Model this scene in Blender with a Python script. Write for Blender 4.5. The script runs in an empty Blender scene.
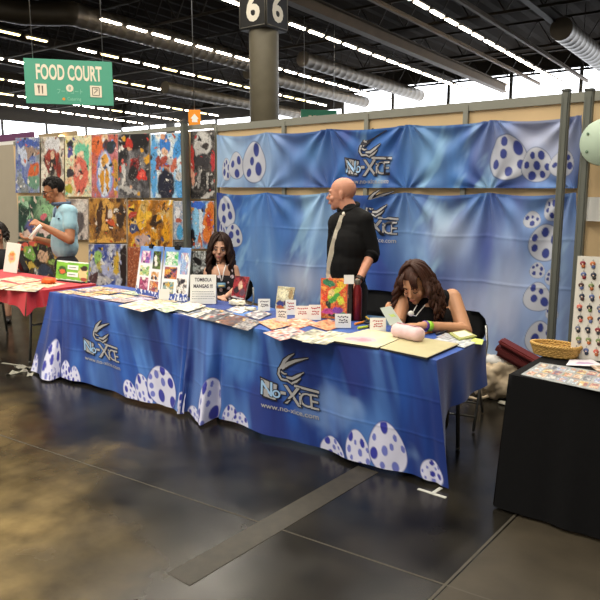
import bpy, bmesh, math, random
import numpy as np
from mathutils import Vector, Matrix, Quaternion, noise
random.seed(7); np.random.seed(7)
S = bpy.context.scene
COL = S.collection
PI = math.pi

# ------------------------------------------------------------------ camera and measuring helpers
F = 660.0; CH = 1.7
PIT = math.atan(109 / F); YAW = math.radians(39.2)
FW = Vector((-math.sin(YAW) * math.cos(PIT), math.cos(YAW) * math.cos(PIT), -math.sin(PIT)))
RT = Vector((math.cos(YAW), math.sin(YAW), 0)); UP = RT.cross(FW)
EYE = Vector((0, 0, CH))
def ray(x, y): return FW * F + RT * (x - 300) + UP * (300 - y)
def atz(x, y, z): d = ray(x, y); return EYE + d * ((z - CH) / d.z)
def aty(x, y, Y): d = ray(x, y); return EYE + d * (Y / d.y)
def atd(x, y, D): return EYE + ray(x, y) * (D / F)
def depth_of(x, y, Y): return Y * F / ray(x, y).y

cam_d = bpy.data.cameras.new('camera'); cam = bpy.data.objects.new('camera', cam_d); COL.objects.link(cam)
cam.location = EYE; cam.rotation_euler = (PI / 2 - PIT, 0, YAW)
cam_d.sensor_width = 36; cam_d.lens = 36 * F / 600; cam_d.clip_end = 300
S.camera = cam

# ------------------------------------------------------------------ colour and materials
def lin(c):
    if isinstance(c, str):
        c = c.lstrip('#'); c = [int(c[i:i + 2], 16) / 255 for i in (0, 2, 4)]
    return tuple(x / 12.92 if x <= .04045 else ((x + .055) / 1.055) ** 2.4 for x in c)
MATS = {}
def mat(name, col='#808080', rough=.6, metal=0, emit=0, noise_scale=0, noise_amt=.15, bump=0, spec=.5, sheen=0):
    if name in MATS: return MATS[name]
    m = bpy.data.materials.new(name); m.use_nodes = True
    nt = m.node_tree; b = nt.nodes['Principled BSDF']
    c = lin(col)
    b.inputs['Base Color'].default_value = (*c, 1); b.inputs['Roughness'].default_value = rough
    b.inputs['Metallic'].default_value = metal; b.inputs['Specular IOR Level'].default_value = spec
    if sheen: b.inputs['Sheen Weight'].default_value = sheen
    if emit:
        b.inputs['Emission Color'].default_value = (*c, 1); b.inputs['Emission Strength'].default_value = emit
    if noise_scale:
        tc = nt.nodes.new('ShaderNodeTexCoord'); n = nt.nodes.new('ShaderNodeTexNoise')
        n.inputs['Scale'].default_value = noise_scale; n.inputs['Detail'].default_value = 4
        nt.links.new(tc.outputs['Object'], n.inputs['Vector'])
        mx = nt.nodes.new('ShaderNodeMix'); mx.data_type = 'RGBA'
        mx.inputs['A'].default_value = (*[x * (1 - noise_amt) for x in c], 1)
        mx.inputs['B'].default_value = (*[min(1, x * (1 + noise_amt)) for x in c], 1)
        nt.links.new(n.outputs['Fac'], mx.inputs['Factor']); nt.links.new(mx.outputs['Result'], b.inputs['Base Color'])
        if bump:
            bp = nt.nodes.new('ShaderNodeBump'); bp.inputs['Strength'].default_value = bump; bp.inputs['Distance'].default_value = .01
            nt.links.new(n.outputs['Fac'], bp.inputs['Height']); nt.links.new(bp.outputs['Normal'], b.inputs['Normal'])
    MATS[name] = m; return m
def cmat(name, rough=.6, spec=.4, bump=0, bscale=60, sheen=0):
    """a material whose colour is the printed pattern stored on the mesh"""
    if name in MATS: return MATS[name]
    m = bpy.data.materials.new(name); m.use_nodes = True
    nt = m.node_tree; b = nt.nodes['Principled BSDF']
    a = nt.nodes.new('ShaderNodeVertexColor'); a.layer_name = 'Col'
    nt.links.new(a.outputs['Color'], b.inputs['Base Color'])
    b.inputs['Roughness'].default_value = rough; b.inputs['Specular IOR Level'].default_value = spec
    if sheen: b.inputs['Sheen Weight'].default_value = sheen
    if bump:
        tc = nt.nodes.new('ShaderNodeTexCoord'); n = nt.nodes.new('ShaderNodeTexNoise'); n.inputs['Scale'].default_value = bscale
        bp = nt.nodes.new('ShaderNodeBump'); bp.inputs['Strength'].default_value = bump; bp.inputs['Distance'].default_value = .004
        nt.links.new(tc.outputs['Object'], n.inputs['Vector']); nt.links.new(n.outputs['Fac'], bp.inputs['Height']); nt.links.new(bp.outputs['Normal'], b.inputs['Normal'])
    MATS[name] = m; return m
PRINT = cmat('printed_paper', .45, .4)
FABRIC = cmat('printed_polyester', .55, .35, .25, 350, .15)
SILVER = mat('printed_silver', '#a9a9ac', .5)
INKDARK = mat('printed_dark_ink', '#1b1b2a', .5)
PALEBLUE = mat('printed_pale_blue', '#9fc6ee', .5)
WHITE = mat('white_card', '#eeeeea', .6)
BLACKM = mat('black_plastic', '#111112', .4)
BLACKC = mat('black_cloth', '#0b0b0d', .9, noise_scale=40, noise_amt=.3, spec=.2)
METAL = mat('brushed_steel', '#8d8d8c', .35, .9)
ALU = mat('grey_aluminium', '#6d7069', .5, .35, noise_scale=8, noise_amt=.1)
WOOD = mat('pale_wood_panel', '#dcbf92', .6, noise_scale=3, noise_amt=.12)
INK = mat('red_pen', '#b02030', .6); INKB = mat('dark_pen', '#30243a', .6)

# ------------------------------------------------------------------ object helpers
def tag(o, label=None, cat=None, group=None, kind=None):
    if label: o['label'] = label
    if cat: o['category'] = cat
    if group: o['group'] = group
    if kind: o['kind'] = kind
    return o
def thing(name, label, cat, loc=(0, 0, 0), group=None, rz=0):
    o = bpy.data.objects.new(name, None); COL.objects.link(o); o.empty_display_size = .1
    o.location = Vector(loc); o.rotation_euler = (0, 0, rz)
    return tag(o, label, cat, group)
def wmat(o):
    m = Matrix.Translation(o.location) @ o.rotation_euler.to_matrix().to_4x4()
    return wmat(o.parent) @ m if o.parent else m
def obj(name, bm, mats, parent=None, smooth=False, world=True):
    """link a bmesh as ONE object; vertices are in world space unless world=False"""
    me = bpy.data.meshes.new(name)
    if parent and world: bm.transform(wmat(parent).inverted())
    bmesh.ops.recalc_face_normals(bm, faces=bm.faces[:]) if len(bm.faces) < 60000 else None
    bm.to_mesh(me); bm.free()
    for m in (mats if isinstance(mats, (list, tuple)) else [mats]): me.materials.append(m)
    if smooth: me.polygons.foreach_set('use_smooth', [True] * len(me.polygons))
    o = bpy.data.objects.new(name, me); COL.objects.link(o)
    if parent: o.parent = parent
    return o
def recentre(o):
    """put a single-mesh thing's origin at its base"""
    me = o.data; n = len(me.vertices); a = np.empty(n * 3, np.float32); me.vertices.foreach_get('co', a); a = a.reshape(-1, 3)
    c = np.array([(a[:, 0].min() + a[:, 0].max()) / 2, (a[:, 1].min() + a[:, 1].max()) / 2, a[:, 2].min()], np.float32)
    me.vertices.foreach_set('co', (a - c).ravel()); o.location = Vector([float(x) for x in c]); me.update(); return o
def solo(name, bm, mats, label, cat, group=None, smooth=False):
    o = obj(name, bm, mats, None, smooth); recentre(o); return tag(o, label, cat, group)
def struct(name, bm, m, smooth=False):
    o = obj(name, bm, m, None, smooth); o['kind'] = 'structure'; return o

def add_box(bm, c, s, R=None, mi=0, bev=0):
    M = Matrix.Translation(Vector(c)) @ (R.to_4x4() if R else Matrix()) @ Matrix.Diagonal((*s, 1))
    r = bmesh.ops.create_cube(bm, size=1, matrix=M)
    fs = {f for v in r['verts'] for f in v.link_faces}
    if bev:
        es = {e for v in r['verts'] for e in v.link_edges}
        q = bmesh.ops.bevel(bm, geom=list(es), offset=bev, segments=2, affect='EDGES')
        fs = set(q['faces']) | {f for f in fs if f.is_valid}
    for f in fs: f.material_index = mi
def frame_z(d):
    d = Vector(d).normalized(); return d.to_track_quat('Z', 'Y').to_matrix()
def add_tube(bm, pts, r, seg=10, caps=True, mi=0):
    """tube through pts; r number or list"""
    pts = [Vector(p) for p in pts]; n = len(pts); rs = r if isinstance(r, (list, tuple)) else [r] * n
    rings = []; ref = None
    for i, p in enumerate(pts):
        d = (pts[min(i + 1, n - 1)] - pts[max(i - 1, 0)]).normalized()
        if ref is None:
            ref = d.orthogonal().normalized()
        ref = (ref - d * ref.dot(d));
        ref = ref.normalized() if ref.length > 1e-6 else d.orthogonal().normalized()
        b = d.cross(ref)
        rings.append([bm.verts.new(p + (ref * math.cos(2 * PI * k / seg) + b * math.sin(2 * PI * k / seg)) * rs[i]) for k in range(seg)])
    for i in range(n - 1):
        for k in range(seg):
            f = bm.faces.new((rings[i][k], rings[i][(k + 1) % seg], rings[i + 1][(k + 1) % seg], rings[i + 1][k])); f.material_index = mi; f.smooth = True
    if caps:
        f = bm.faces.new(rings[0][::-1]); f.material_index = mi
        f = bm.faces.new(rings[-1]); f.material_index = mi
def add_ell(bm, c, rad, R=None, seg=16, rings=10, mi=0):
    M = Matrix.Translation(Vector(c)) @ (R.to_4x4() if R else Matrix()) @ Matrix.Diagonal((*rad, 1))
    r = bmesh.ops.create_uvsphere(bm, u_segments=seg, v_segments=rings, radius=1, matrix=M)
    for f in {f for v in r['verts'] for f in v.link_faces}: f.material_index = mi; f.smooth = True
def add_cap(bm, p0, p1, r0, r1, seg=12):
    """tapered capsule, closed"""
    p0 = Vector(p0); p1 = Vector(p1); d = p1 - p0; L = d.length
    if L < 1e-6: return add_ell(bm, p0, (r0,) * 3)
    d /= L; pts = []; rs = []
    for a in (-80, -55, -28): pts.append(p0 + d * (r0 * math.sin(math.radians(a)))); rs.append(r0 * math.cos(math.radians(a)))
    pts.append(p0); rs.append(r0); pts.append(p1); rs.append(r1)
    for a in (28, 55, 80): pts.append(p1 + d * (r1 * math.sin(math.radians(a)))); rs.append(r1 * math.cos(math.radians(a)))
    add_tube(bm, pts, rs, seg)
def add_lathe(bm, prof, c, seg=24, R=None, mi=0):
    rings = []
    for r, z in prof:
        rings.append([bm.verts.new(Vector(c) + ((R @ Vector((r * math.cos(2 * PI * k / seg), r * math.sin(2 * PI * k / seg), z))) if R else Vector((r * math.cos(2 * PI * k / seg), r * math.sin(2 * PI * k / seg), z)))) for k in range(seg)])
    for i in range(len(prof) - 1):
        for k in range(seg):
            f = bm.faces.new((rings[i][k], rings[i][(k + 1) % seg], rings[i + 1][(k + 1) % seg], rings[i + 1][k])); f.material_index = mi; f.smooth = True
    bm.faces.new(rings[0][::-1]).material_index = mi; bm.faces.new(rings[-1]).material_index = mi
def B(*a, **k):
    bm = bmesh.new(); add_box(bm, *a, **k); return bm
def slab(bm, quad, t, mi=0):
    """four corner points given a thickness t below/behind (away along -normal)"""
    q = [Vector(p) for p in quad]; n = (q[1] - q[0]).cross(q[3] - q[0]).normalized()
    if n.z < -.9: n = -n
    a = [bm.verts.new(p) for p in q]; b = [bm.verts.new(p - n * t) for p in q]
    fs = [bm.faces.new(a), bm.faces.new(b[::-1])] + [bm.faces.new((a[i], b[i], b[(i + 1) % 4], a[(i + 1) % 4])) for i in range(4)]
    for f in fs: f.material_index = mi

# text as flat mesh triangles, bold optional; returns list of polygons in text units (size 1)
_tc = {}
def text_polys(s, bold=0.0, sx=1.0, align='CENTER'):
    k = (s, bold, sx, align)
    if k in _tc: return _tc[k]
    c = bpy.data.curves.new('lettering', 'FONT'); c.body = s; c.size = 1; c.offset = bold; c.align_x = align; c.resolution_u = 3
    o = bpy.data.objects.new('lettering', c); COL.objects.link(o)
    bpy.context.view_layer.update()
    dg = bpy.context.evaluated_depsgraph_get(); me = o.evaluated_get(dg).to_mesh()
    vs = [(v.co.x * sx, v.co.y) for v in me.vertices]; ps = [tuple(p.vertices) for p in me.polygons]
    o.evaluated_get(dg).to_mesh_clear(); bpy.data.objects.remove(o); bpy.data.curves.remove(c)
    _tc[k] = (vs, ps); return _tc[k]
def put_text(bm, s, fn, size, x0=0, y0=0, mi=0, bold=0., sx=1., align='CENTER'):
    """fn(x, y) -> world point"""
    vs, ps = text_polys(s, bold, sx, align)
    V = [bm.verts.new(fn(x0 + a * size, y0 + b * size)) for a, b in vs]
    for p in ps:
        try: f = bm.faces.new([V[i] for i in p]); f.material_index = mi
        except ValueError: pass
def put_poly(bm, pts, fn, mi=0):
    try: f = bm.faces.new([bm.verts.new(fn(*p)) for p in pts]); f.material_index = mi
    except ValueError: pass
def put_stroke(bm, pts, ws, fn, mi=0):
    """tapered ribbon along 2D pts"""
    n = len(pts); L = []; Rr = []
    for i, p in enumerate(pts):
        a = pts[max(i - 1, 0)]; b = pts[min(i + 1, n - 1)]
        dx, dy = b[0] - a[0], b[1] - a[1]; l = math.hypot(dx, dy) or 1
        nx, ny = -dy / l, dx / l; w = ws[i] / 2
        L.append(bm.verts.new(fn(p[0] + nx * w, p[1] + ny * w))); Rr.append(bm.verts.new(fn(p[0] - nx * w, p[1] - ny * w)))
    for i in range(n - 1):
        f = bm.faces.new((L[i], L[i + 1], Rr[i + 1], Rr[i])); f.material_index = mi

# dense painted sheets -------------------------------------------------------------
def grid_mesh(name, P, C, mats, parent=None, back=0.0, label=None, cat=None, group=None, extra=None, smooth=True):
    """P (ny,nx,3) world positions, C (ny,nx,3) linear colours. extra: bmesh of print details appended"""
    ny, nx = P.shape[:2]; V = P.reshape(-1, 3); c = C.reshape(-1, 3)
    idx = np.arange(ny * nx).reshape(ny, nx)
    q = np.stack([idx[:-1, :-1], idx[1:, :-1], idx[1:, 1:], idx[:-1, 1:]], -1).reshape(-1, 4)
    faces = [q]
    if back:
        n = np.cross(P[0, -1] - P[0, 0], P[-1, 0] - P[0, 0]); n = n / (np.linalg.norm(n) + 1e-9)
        ring = np.concatenate([idx[0, :], idx[1:, -1], idx[-1, -2::-1], idx[-2:0, 0][:]])
        base = len(V); V = np.concatenate([V, V[ring] - (-n) * back]); c = np.concatenate([c, np.tile([[.55, .55, .52]], (len(ring), 1))])
        r2 = np.arange(base, base + len(ring))
        faces.append(np.stack([ring, np.roll(ring, -1), np.roll(r2, -1), r2], -1))
    fq = np.concatenate(faces)
    me = bpy.data.meshes.new(name)
    me.vertices.add(len(V)); nl = len(fq) * 4; ring_n = len(r2) if back else 0
    me.loops.add(nl + ring_n); me.polygons.add(len(fq) + (1 if back else 0))
    me.vertices.foreach_set('co', V.astype(np.float32).ravel())
    li = fq.ravel(); ls = np.arange(0, nl, 4); lt = np.full(len(fq), 4)
    if back: li = np.concatenate([li, r2]); ls = np.append(ls, nl); lt = np.append(lt, ring_n)
    me.loops.foreach_set('vertex_index', li.astype(np.int32)); me.polygons.foreach_set('loop_start', ls.astype(np.int32)); me.polygons.foreach_set('loop_total', lt.astype(np.int32))
    me.update(calc_edges=True)
    at = me.color_attributes.new('Col', 'FLOAT_COLOR', 'POINT')
    at.data.foreach_set('color', np.concatenate([c, np.ones((len(c), 1))], 1).astype(np.float32).ravel())
    if smooth and not back: me.polygons.foreach_set('use_smooth', [True] * len(me.polygons))
    for m in (mats if isinstance(mats, (list, tuple)) else [mats]): me.materials.append(m)
    if extra is not None:
        bm = bmesh.new(); bm.from_mesh(me)
        em = bpy.data.meshes.new('x'); extra.to_mesh(em); extra.free(); bm.from_mesh(em); bm.to_mesh(me); bm.free(); bpy.data.meshes.remove(em)
    me.validate()
    o = bpy.data.objects.new(name, me); COL.objects.link(o)
    if parent:
        me.transform(wmat(parent).inverted()); o.parent = parent
    else: recentre(o)
    if label: tag(o, label, cat, group)
    return o
def quadP(tl, tr, br, bl, nx, ny):
    tl, tr, br, bl = [np.array(p, float) for p in (tl, tr, br, bl)]
    u = np.linspace(0, 1, nx)[None, :, None]; v = np.linspace(0, 1, ny)[:, None, None]
    return (tl * (1 - u) + tr * u) * (1 - v) + (bl * (1 - u) + br * u) * v

def vnoise(x, y, seed, oct=4):
    """smooth value noise, numpy"""
    out = np.zeros_like(x); amp = 1; tot = 0
    for o in range(oct):
        rs = np.random.RandomState(seed * 17 + o); T = rs.rand(64, 64)
        xi = np.floor(x).astype(int); yi = np.floor(y).astype(int); fx = x - xi; fy = y - yi
        fx = fx * fx * (3 - 2 * fx); fy = fy * fy * (3 - 2 * fy)
        g = lambda a, b: T[a % 64, b % 64]
        out += amp * ((g(xi, yi) * (1 - fx) + g(xi + 1, yi) * fx) * (1 - fy) + (g(xi, yi + 1) * (1 - fx) + g(xi + 1, yi + 1) * fx) * fy)
        tot += amp; amp *= .5; x = x * 2.03 + 7.1; y = y * 2.03 + 3.7
    return out / tot
def ss(a, b, x): t = np.clip((x - a) / (b - a), 0, 1); return t * t * (3 - 2 * t)
def mixc(C, col, m): return C * (1 - m[..., None]) + np.array(lin(col) if isinstance(col, str) else col) * m[..., None]

def art(u, v, bg, strokes=(), seed=1, fs=5, contrast=.25, asp=1.5):
    """free abstract painting: noisy blend of background colours, soft-edged strokes on top"""
    y = v * asp
    n = vnoise(u * fs, y * fs, seed); n = ss(.25, .75, n)
    k = len(bg) - 1; C = np.zeros(u.shape + (3,)); cols = [np.array(lin(b)) for b in bg]
    if k == 0: C[:] = cols[0]
    for i in range(k):
        m = np.clip(n * k - i, 0, 1)
        C = cols[0] * np.ones_like(C) if i == 0 else C
        C = C * (1 - m[..., None]) + cols[i + 1] * m[..., None]
    wx = (vnoise(u * 9, y * 9, seed + 50) - .5) * .13; wy = (vnoise(u * 9 + 5, y * 9, seed + 60) - .5) * .13
    for (cx, cy, rx, ry, ang, col) in strokes:
        a = math.radians(ang); dx = u - cx + wx; dy = y - cy * asp + wy
        X = dx * math.cos(a) + dy * math.sin(a); Y = -dx * math.sin(a) + dy * math.cos(a)
        d = (X / rx) ** 2 + (Y / (ry * asp)) ** 2
        C = mixc(C, col, 1 - ss(.75, 1.25, d))
    if contrast > .12:
        w = vnoise(u * 3, y * 3, seed + 70, 3) * 2.5
        l1 = np.abs(vnoise(u * 7 + w, y * 7 - w, seed + 71, 3) - .5); l2 = np.abs(vnoise(u * 15 - w, y * 13 + w, seed + 72, 2) - .5)
        C = mixc(C, '#1a1416', (1 - ss(.006, .02, l1)) * .7); C = mixc(C, '#f2ebe0', (1 - ss(.0, .02, l2)) * .3 * (vnoise(u * 6, y * 6, seed + 73, 2) > .5))
        C = mixc(C, '#20181a', (1 - ss(.0, .05, np.abs(l2 - .12))) * .4 * (vnoise(u * 5, y * 5, seed + 74, 2) > .52))
    f = vnoise(u * 26, y * 26, seed + 90, 3)
    return np.clip(C * (1 + (f[..., None] - .5) * 2.2 * contrast), 0, 1)
def rnd_strokes(seed, cols, n=14, smin=.05, smax=.2, box=(0, 0, 1, 1)):
    r = random.Random(seed)
    return [(r.uniform(box[0], box[2]), r.uniform(box[1], box[3]), r.uniform(smin, smax), r.uniform(smin, smax) * .8, r.uniform(0, 180), r.choice(cols)) for _ in range(n)]

EGG = '#dcdcf0'; SPOT = '#3a3f9e'
def egg(C, X, Z, cx, cz, rx, rz, seed, tilt=0, edge='#4a5f9a', body=EGG, spot=SPOT, big=False):
    a = math.radians(tilt); dx = X - cx; dz = Z - cz
    x = dx * math.cos(a) + dz * math.sin(a); z = -dx * math.sin(a) + dz * math.cos(a)
    w = rx * (1 - .22 * np.clip(z / rz, -1, 1)); px = x / w; pz = z / rz; d = np.sqrt(px ** 2 + pz ** 2)
    e = .010 / rx * .5 + .01
    C = mixc(C, edge, (1 - ss(1.02, 1.09, d)) * .85)
    inside = 1 - ss(.97, 1.0 + e, d)
    C = mixc(C, body, inside)
    r = random.Random(seed); pts = []
    for t in range(400):
        q = r.uniform(0, 2 * PI); rr = math.sqrt(r.random()) * (.74 if big else .92); s = r.choice((.34, .28, .22) if big else (.30, .24, .2, .14))
        c = (rr * math.cos(q), rr * math.sin(q))
        if all(math.hypot(c[0] - p[0], c[1] - p[1]) > (s + p[2]) * 1.12 + .05 for p in pts): pts.append((*c, s))
        if len(pts) > 8: break
    for (sx, sz, s) in pts:
        sp = np.sqrt(((px - sx) / (s * .85)) ** 2 + ((pz - sz) / s) ** 2)
        C = mixc(C, spot if s > .2 else '#6f78c8', (1 - ss(.88, 1.12, sp)) * inside)
    return C

# the dragon logo, in metres about its centre (x right, y up), 0.52 wide
def logo(bm, fn, s=1.0, silver=1, dark=2, pale=3):
    def g(p): return ((p[0]) * s, (p[1]) * s)
    def fine(pts, ws, m=4):
        P_, W_ = [], []
        for i in range(len(pts) - 1):
            for j in range(m): t = j / m; P_.append((pts[i][0] * (1 - t) + pts[i + 1][0] * t, pts[i][1] * (1 - t) + pts[i + 1][1] * t)); W_.append(ws[i] * (1 - t) + ws[i + 1] * t)
        return P_ + [pts[-1]], W_ + [ws[-1]]
    strokes = [  # sweeping horns, head and jaw
        ([(-.06, .17), (-.02, .235), (.03, .28), (.085, .315)], [.036, .04, .024, .004]),
        ([(-.05, .165), (.01, .215), (.09, .255), (.22, .30)], [.03, .042, .03, .004]),
        ([(-.03, .20), (-.075, .16), (-.085, .115), (-.06, .075), (0, .075), (.05, .05)], [.02, .026, .026, .024, .022, .006]),
        ([(-.01, .10), (.05, .10), (.1, .13), (.17, .175)], [.02, .032, .03, .004]),
        ([(.04, .06), (.09, .085), (.135, .12)], [.018, .024, .004]),
        ([(-.06, .14), (-.03, .125), (.0, .13)], [.02, .018, .004])]
    for pts, ws in strokes:
        pts, ws = fine(pts, ws)
        put_stroke(bm, [g(p) for p in pts], [(w + .014) * s for w in ws], lambda x, y: fn(x, y, .0012), dark)
        put_stroke(bm, [g(p) for p in pts], [w * .72 * s for w in ws], lambda x, y: fn(x, y, .002), silver)
    def plate(q, mi, k, n=8):
        q = [g(p) for p in q]; V = [[bm.verts.new(fn(*[(q[0][c] * (1 - a / n) + q[1][c] * a / n) * (1 - b / n) + (q[3][c] * (1 - a / n) + q[2][c] * a / n) * b / n for c in (0, 1)], k)) for a in range(n + 1)] for b in range(n + 1)]
        for b in range(n):
            for a in range(n): bm.faces.new((V[b][a], V[b][a + 1], V[b + 1][a + 1], V[b + 1][a])).material_index = mi
    plate([(-.27, .065), (-.09, .03), (-.10, -.125), (-.235, -.11)], dark, .0013)
    plate([(-.255, .05), (-.10, .018), (-.112, -.11), (-.225, -.095)], silver, .0018)
    T = lambda ch, x, y, sz, mi, k, b=.02, sx=1.: put_text(bm, ch, lambda a, c: fn(a, c, k), sz * s, x * s, y * s, mi, b, sx)
    for ch, x, y, sz in (('N', -.195, -.085, .17), ('o', -.105, -.09, .14)):
        T(ch, x, y, sz, dark, .0024, .06); T(ch, x, y, sz, pale, .0032, .012)
    for ch, x, y, sz, b in (('-', -.045, -.075, .16, .03), ('X', .04, -.12, .22, .01), ('i', .115, -.10, .15, .01), ('C', .165, -.11, .17, .0), ('E', .235, -.115, .18, .0)):
        T(ch, x, y, sz, dark, .0024, b + .03); T(ch, x, y, sz, silver, .0032, b)
    for k, mi, w in ((.0026, dark, .034), (.0034, silver, .02)):
        put_stroke(bm, [g(p) for p in [(.065, .045), (.18, .04), (.29, .035)]], [w * s] * 3, lambda x, y: fn(x, y, k), mi)
    T('www.no-xice.com', .01, -.195, .062, silver, .003, .012, 1.12)

exec_parts = []
# ================================================================== the exhibition hall
U = ray(795, 213).normalized(); Vv = Vector((-U.y, U.x, 0)).normalized()
UH = Vector((U.x, U.y, 0)).normalized()
P0 = Vector((0, 0, CH + 8))
def cp(s, v, dz=0): return P0 + U * s + Vv * v + Vector((0, 0, dz))     # point at ceiling-lamp level
def rowpos(x, y):
    d = ray(x, y); n = Vv.cross(U); t = (P0 - EYE).dot(n) / d.dot(n); q = EYE + d * t - P0
    return q.dot(U), q.dot(Vv)
RU = Matrix((U, Vv, U.cross(Vv))).transposed()
def ubox(bm, s0, s1, v, w, dz, h):
    add_box(bm, (cp(s0, v, dz) + cp(s1, v, dz)) / 2, (abs(s1 - s0), w, h), RU)

# floor
def floor_material():
    m = bpy.data.materials.new('dark_polished_floor'); m.use_nodes = True; nt = m.node_tree; b = nt.nodes['Principled BSDF']
    tc = nt.nodes.new('ShaderNodeTexCoord'); L = nt.links.new
    def noise_n(scale, detail=5, dist=0):
        n = nt.nodes.new('ShaderNodeTexNoise'); n.inputs['Scale'].default_value = scale; n.inputs['Detail'].default_value = detail; n.inputs['Distortion'].default_value = dist
        L(tc.outputs['Object'], n.inputs['Vector']); return n
    def ramp(src, stops):
        r = nt.nodes.new('ShaderNodeValToRGB'); r.color_ramp.elements[0].position = stops[0][0]; r.color_ramp.elements[0].color = (*lin(stops[0][1]), 1)
        r.color_ramp.elements[1].position = stops[1][0]; r.color_ramp.elements[1].color = (*lin(stops[1][1]), 1)
        for p, c in stops[2:]:
            e = r.color_ramp.elements.new(p); e.color = (*lin(c), 1)
        L(src, r.inputs['Fac']); return r
    def mix(f, a, c, mode='MIX'):
        x = nt.nodes.new('ShaderNodeMix'); x.data_type = 'RGBA'; x.blend_type = mode
        if isinstance(f, (int, float)): x.inputs['Factor'].default_value = f
        else: L(f, x.inputs['Factor'])
        L(a, x.inputs['A']); L(c, x.inputs['B']); return x.outputs['Result']
    base = ramp(noise_n(2.6, 12).outputs['Fac'], [(.32, '#0c0b0a'), (.7, '#2b2822')])
    worn_sheen = ramp(noise_n(5, 8).outputs['Fac'], [(.25, '#5a4c33'), (.75, '#a08a5e')])
    # coating wear plus a warm reflected sheen painted into the colour: a band beyond a line on the ground, broken up by noise
    sp = nt.nodes.new('ShaderNodeSeparateXYZ'); L(tc.outputs['Object'], sp.inputs[0])
    def mth(op, a, c):
        q = nt.nodes.new('ShaderNodeMath'); q.operation = op
        for i, z in enumerate((a, c)):
            if isinstance(z, (int, float)): q.inputs[i].default_value = z
            else: L(z, q.inputs[i])
        return q.outputs[0]
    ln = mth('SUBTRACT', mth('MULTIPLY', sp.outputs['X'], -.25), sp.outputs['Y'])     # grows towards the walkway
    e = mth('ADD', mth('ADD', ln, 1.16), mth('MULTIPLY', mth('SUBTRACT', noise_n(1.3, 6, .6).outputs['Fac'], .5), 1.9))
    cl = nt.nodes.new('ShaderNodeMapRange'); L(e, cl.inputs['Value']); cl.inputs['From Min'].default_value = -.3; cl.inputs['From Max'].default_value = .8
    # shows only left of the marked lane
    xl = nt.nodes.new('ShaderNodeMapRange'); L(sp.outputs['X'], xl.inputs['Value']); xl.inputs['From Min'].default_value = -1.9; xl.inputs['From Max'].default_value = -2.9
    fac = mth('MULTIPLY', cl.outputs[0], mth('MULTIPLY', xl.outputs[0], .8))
    c1 = mix(fac, base.outputs['Color'], worn_sheen.outputs['Color'])
    sc = nt.nodes.new('ShaderNodeTexNoise'); sc.inputs['Scale'].default_value = 45; sc.inputs['Detail'].default_value = 3; L(tc.outputs['Object'], sc.inputs['Vector'])
    sr = ramp(sc.outputs['Fac'], [(.64, '#000000'), (.72, '#ffffff')])
    grit = nt.nodes.new('ShaderNodeRGB'); grit.outputs[0].default_value = (*lin('#6b6658'), 1)
    c2 = mix(mth('MULTIPLY', sr.outputs['Color'], .0), c1, grit.outputs[0])
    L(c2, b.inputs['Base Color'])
    rr = nt.nodes.new('ShaderNodeMapRange'); L(noise_n(3, 6).outputs['Fac'], rr.inputs['Value']); rr.inputs['To Min'].default_value = .12; rr.inputs['To Max'].default_value = .34
    L(rr.outputs[0], b.inputs['Roughness']); b.inputs['Specular IOR Level'].default_value = .28
    bp = nt.nodes.new('ShaderNodeBump'); bp.inputs['Strength'].default_value = .08; bp.inputs['Distance'].default_value = .01
    L(noise_n(9, 4).outputs['Fac'], bp.inputs['Height']); L(bp.outputs['Normal'], b.inputs['Normal'])
    return m
bm = bmesh.new()
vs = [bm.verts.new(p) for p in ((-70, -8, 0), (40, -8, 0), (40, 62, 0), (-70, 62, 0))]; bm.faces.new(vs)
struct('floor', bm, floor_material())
# joints in the floor
seam = mat('floor_joint', '#3f3a30', .7, noise_scale=6, noise_amt=.4)
bm = bmesh.new()
def floor_strip(bm, pts, w, h=.0015):
    for a, b in zip(pts, pts[1:]):
        a = Vector(a); b = Vector(b); d = b - a; R = Matrix.Rotation(math.atan2(d.y, d.x), 3, 'Z')
        add_box(bm, ((a + b) / 2) + Vector((0, 0, h / 2)), (d.length, w, h), R)
a, b = atz(0, 435, 0), atz(395, 568, 0); d = (b - a).normalized()
floor_strip(bm, [a - d * 3, b + d * 1.3], .008)
struct('floor_joint_1', bm, seam)
bm = bmesh.new(); a, b = atz(430, 600, 0), atz(520, 510, 0); floor_strip(bm, [a - (b - a), b], .012)
struct('floor_joint_2', bm, seam)
m = mat('worn_floor_plate', '#3a342a', .5, spec=.25, noise_scale=5, noise_amt=.5, bump=.3)
bm = bmesh.new(); q = [atz(434, 600, 0), atz(524, 510, 0)]; q = [q[0], q[0] + Vector((2.2, .1, 0)), q[1] + Vector((2.2, .1, 0)), q[1]]
slab(bm, [p + Vector((0, 0, .0012)) for p in q], .0012)
struct('floor_panel', bm, m)
t = mat('scuffed_floor_tape', '#312c22', .55, noise_scale=14, noise_amt=.7)
bm = bmesh.new(); slab(bm, [(-2.19, 1.74, .0022), (-2.04, 1.74, .0022), (-2.04, 3.26, .0022), (-2.19, 3.26, .0022)], .0018)
solo('floor_tape', bm, t, 'wide scuffed grey-brown tape strip running across the dark floor to the blue table', 'floor tape')
t = mat('white_floor_tape', '#c4c4bc', .6)
bm = bmesh.new()
for a, b in (((418, 489), (446, 498)), ((432, 494), (441, 488))):
    floor_strip(bm, [atz(*a, 0), atz(*b, 0)], .022, .003)
solo('tape_mark', bm, t, 'small white T-shaped tape mark on the floor under the near table corner', 'floor tape')
pp = mat('scrap_paper', '#9a978a', .7)
bm = bmesh.new(); floor_strip(bm, [atz(2, 363, 0), atz(24, 366, 0)], .03, .003)
solo('tape_piece', bm, pp, 'thin pale strip lying on the dark floor, furthest left of the floor scraps', 'scrap')
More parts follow.
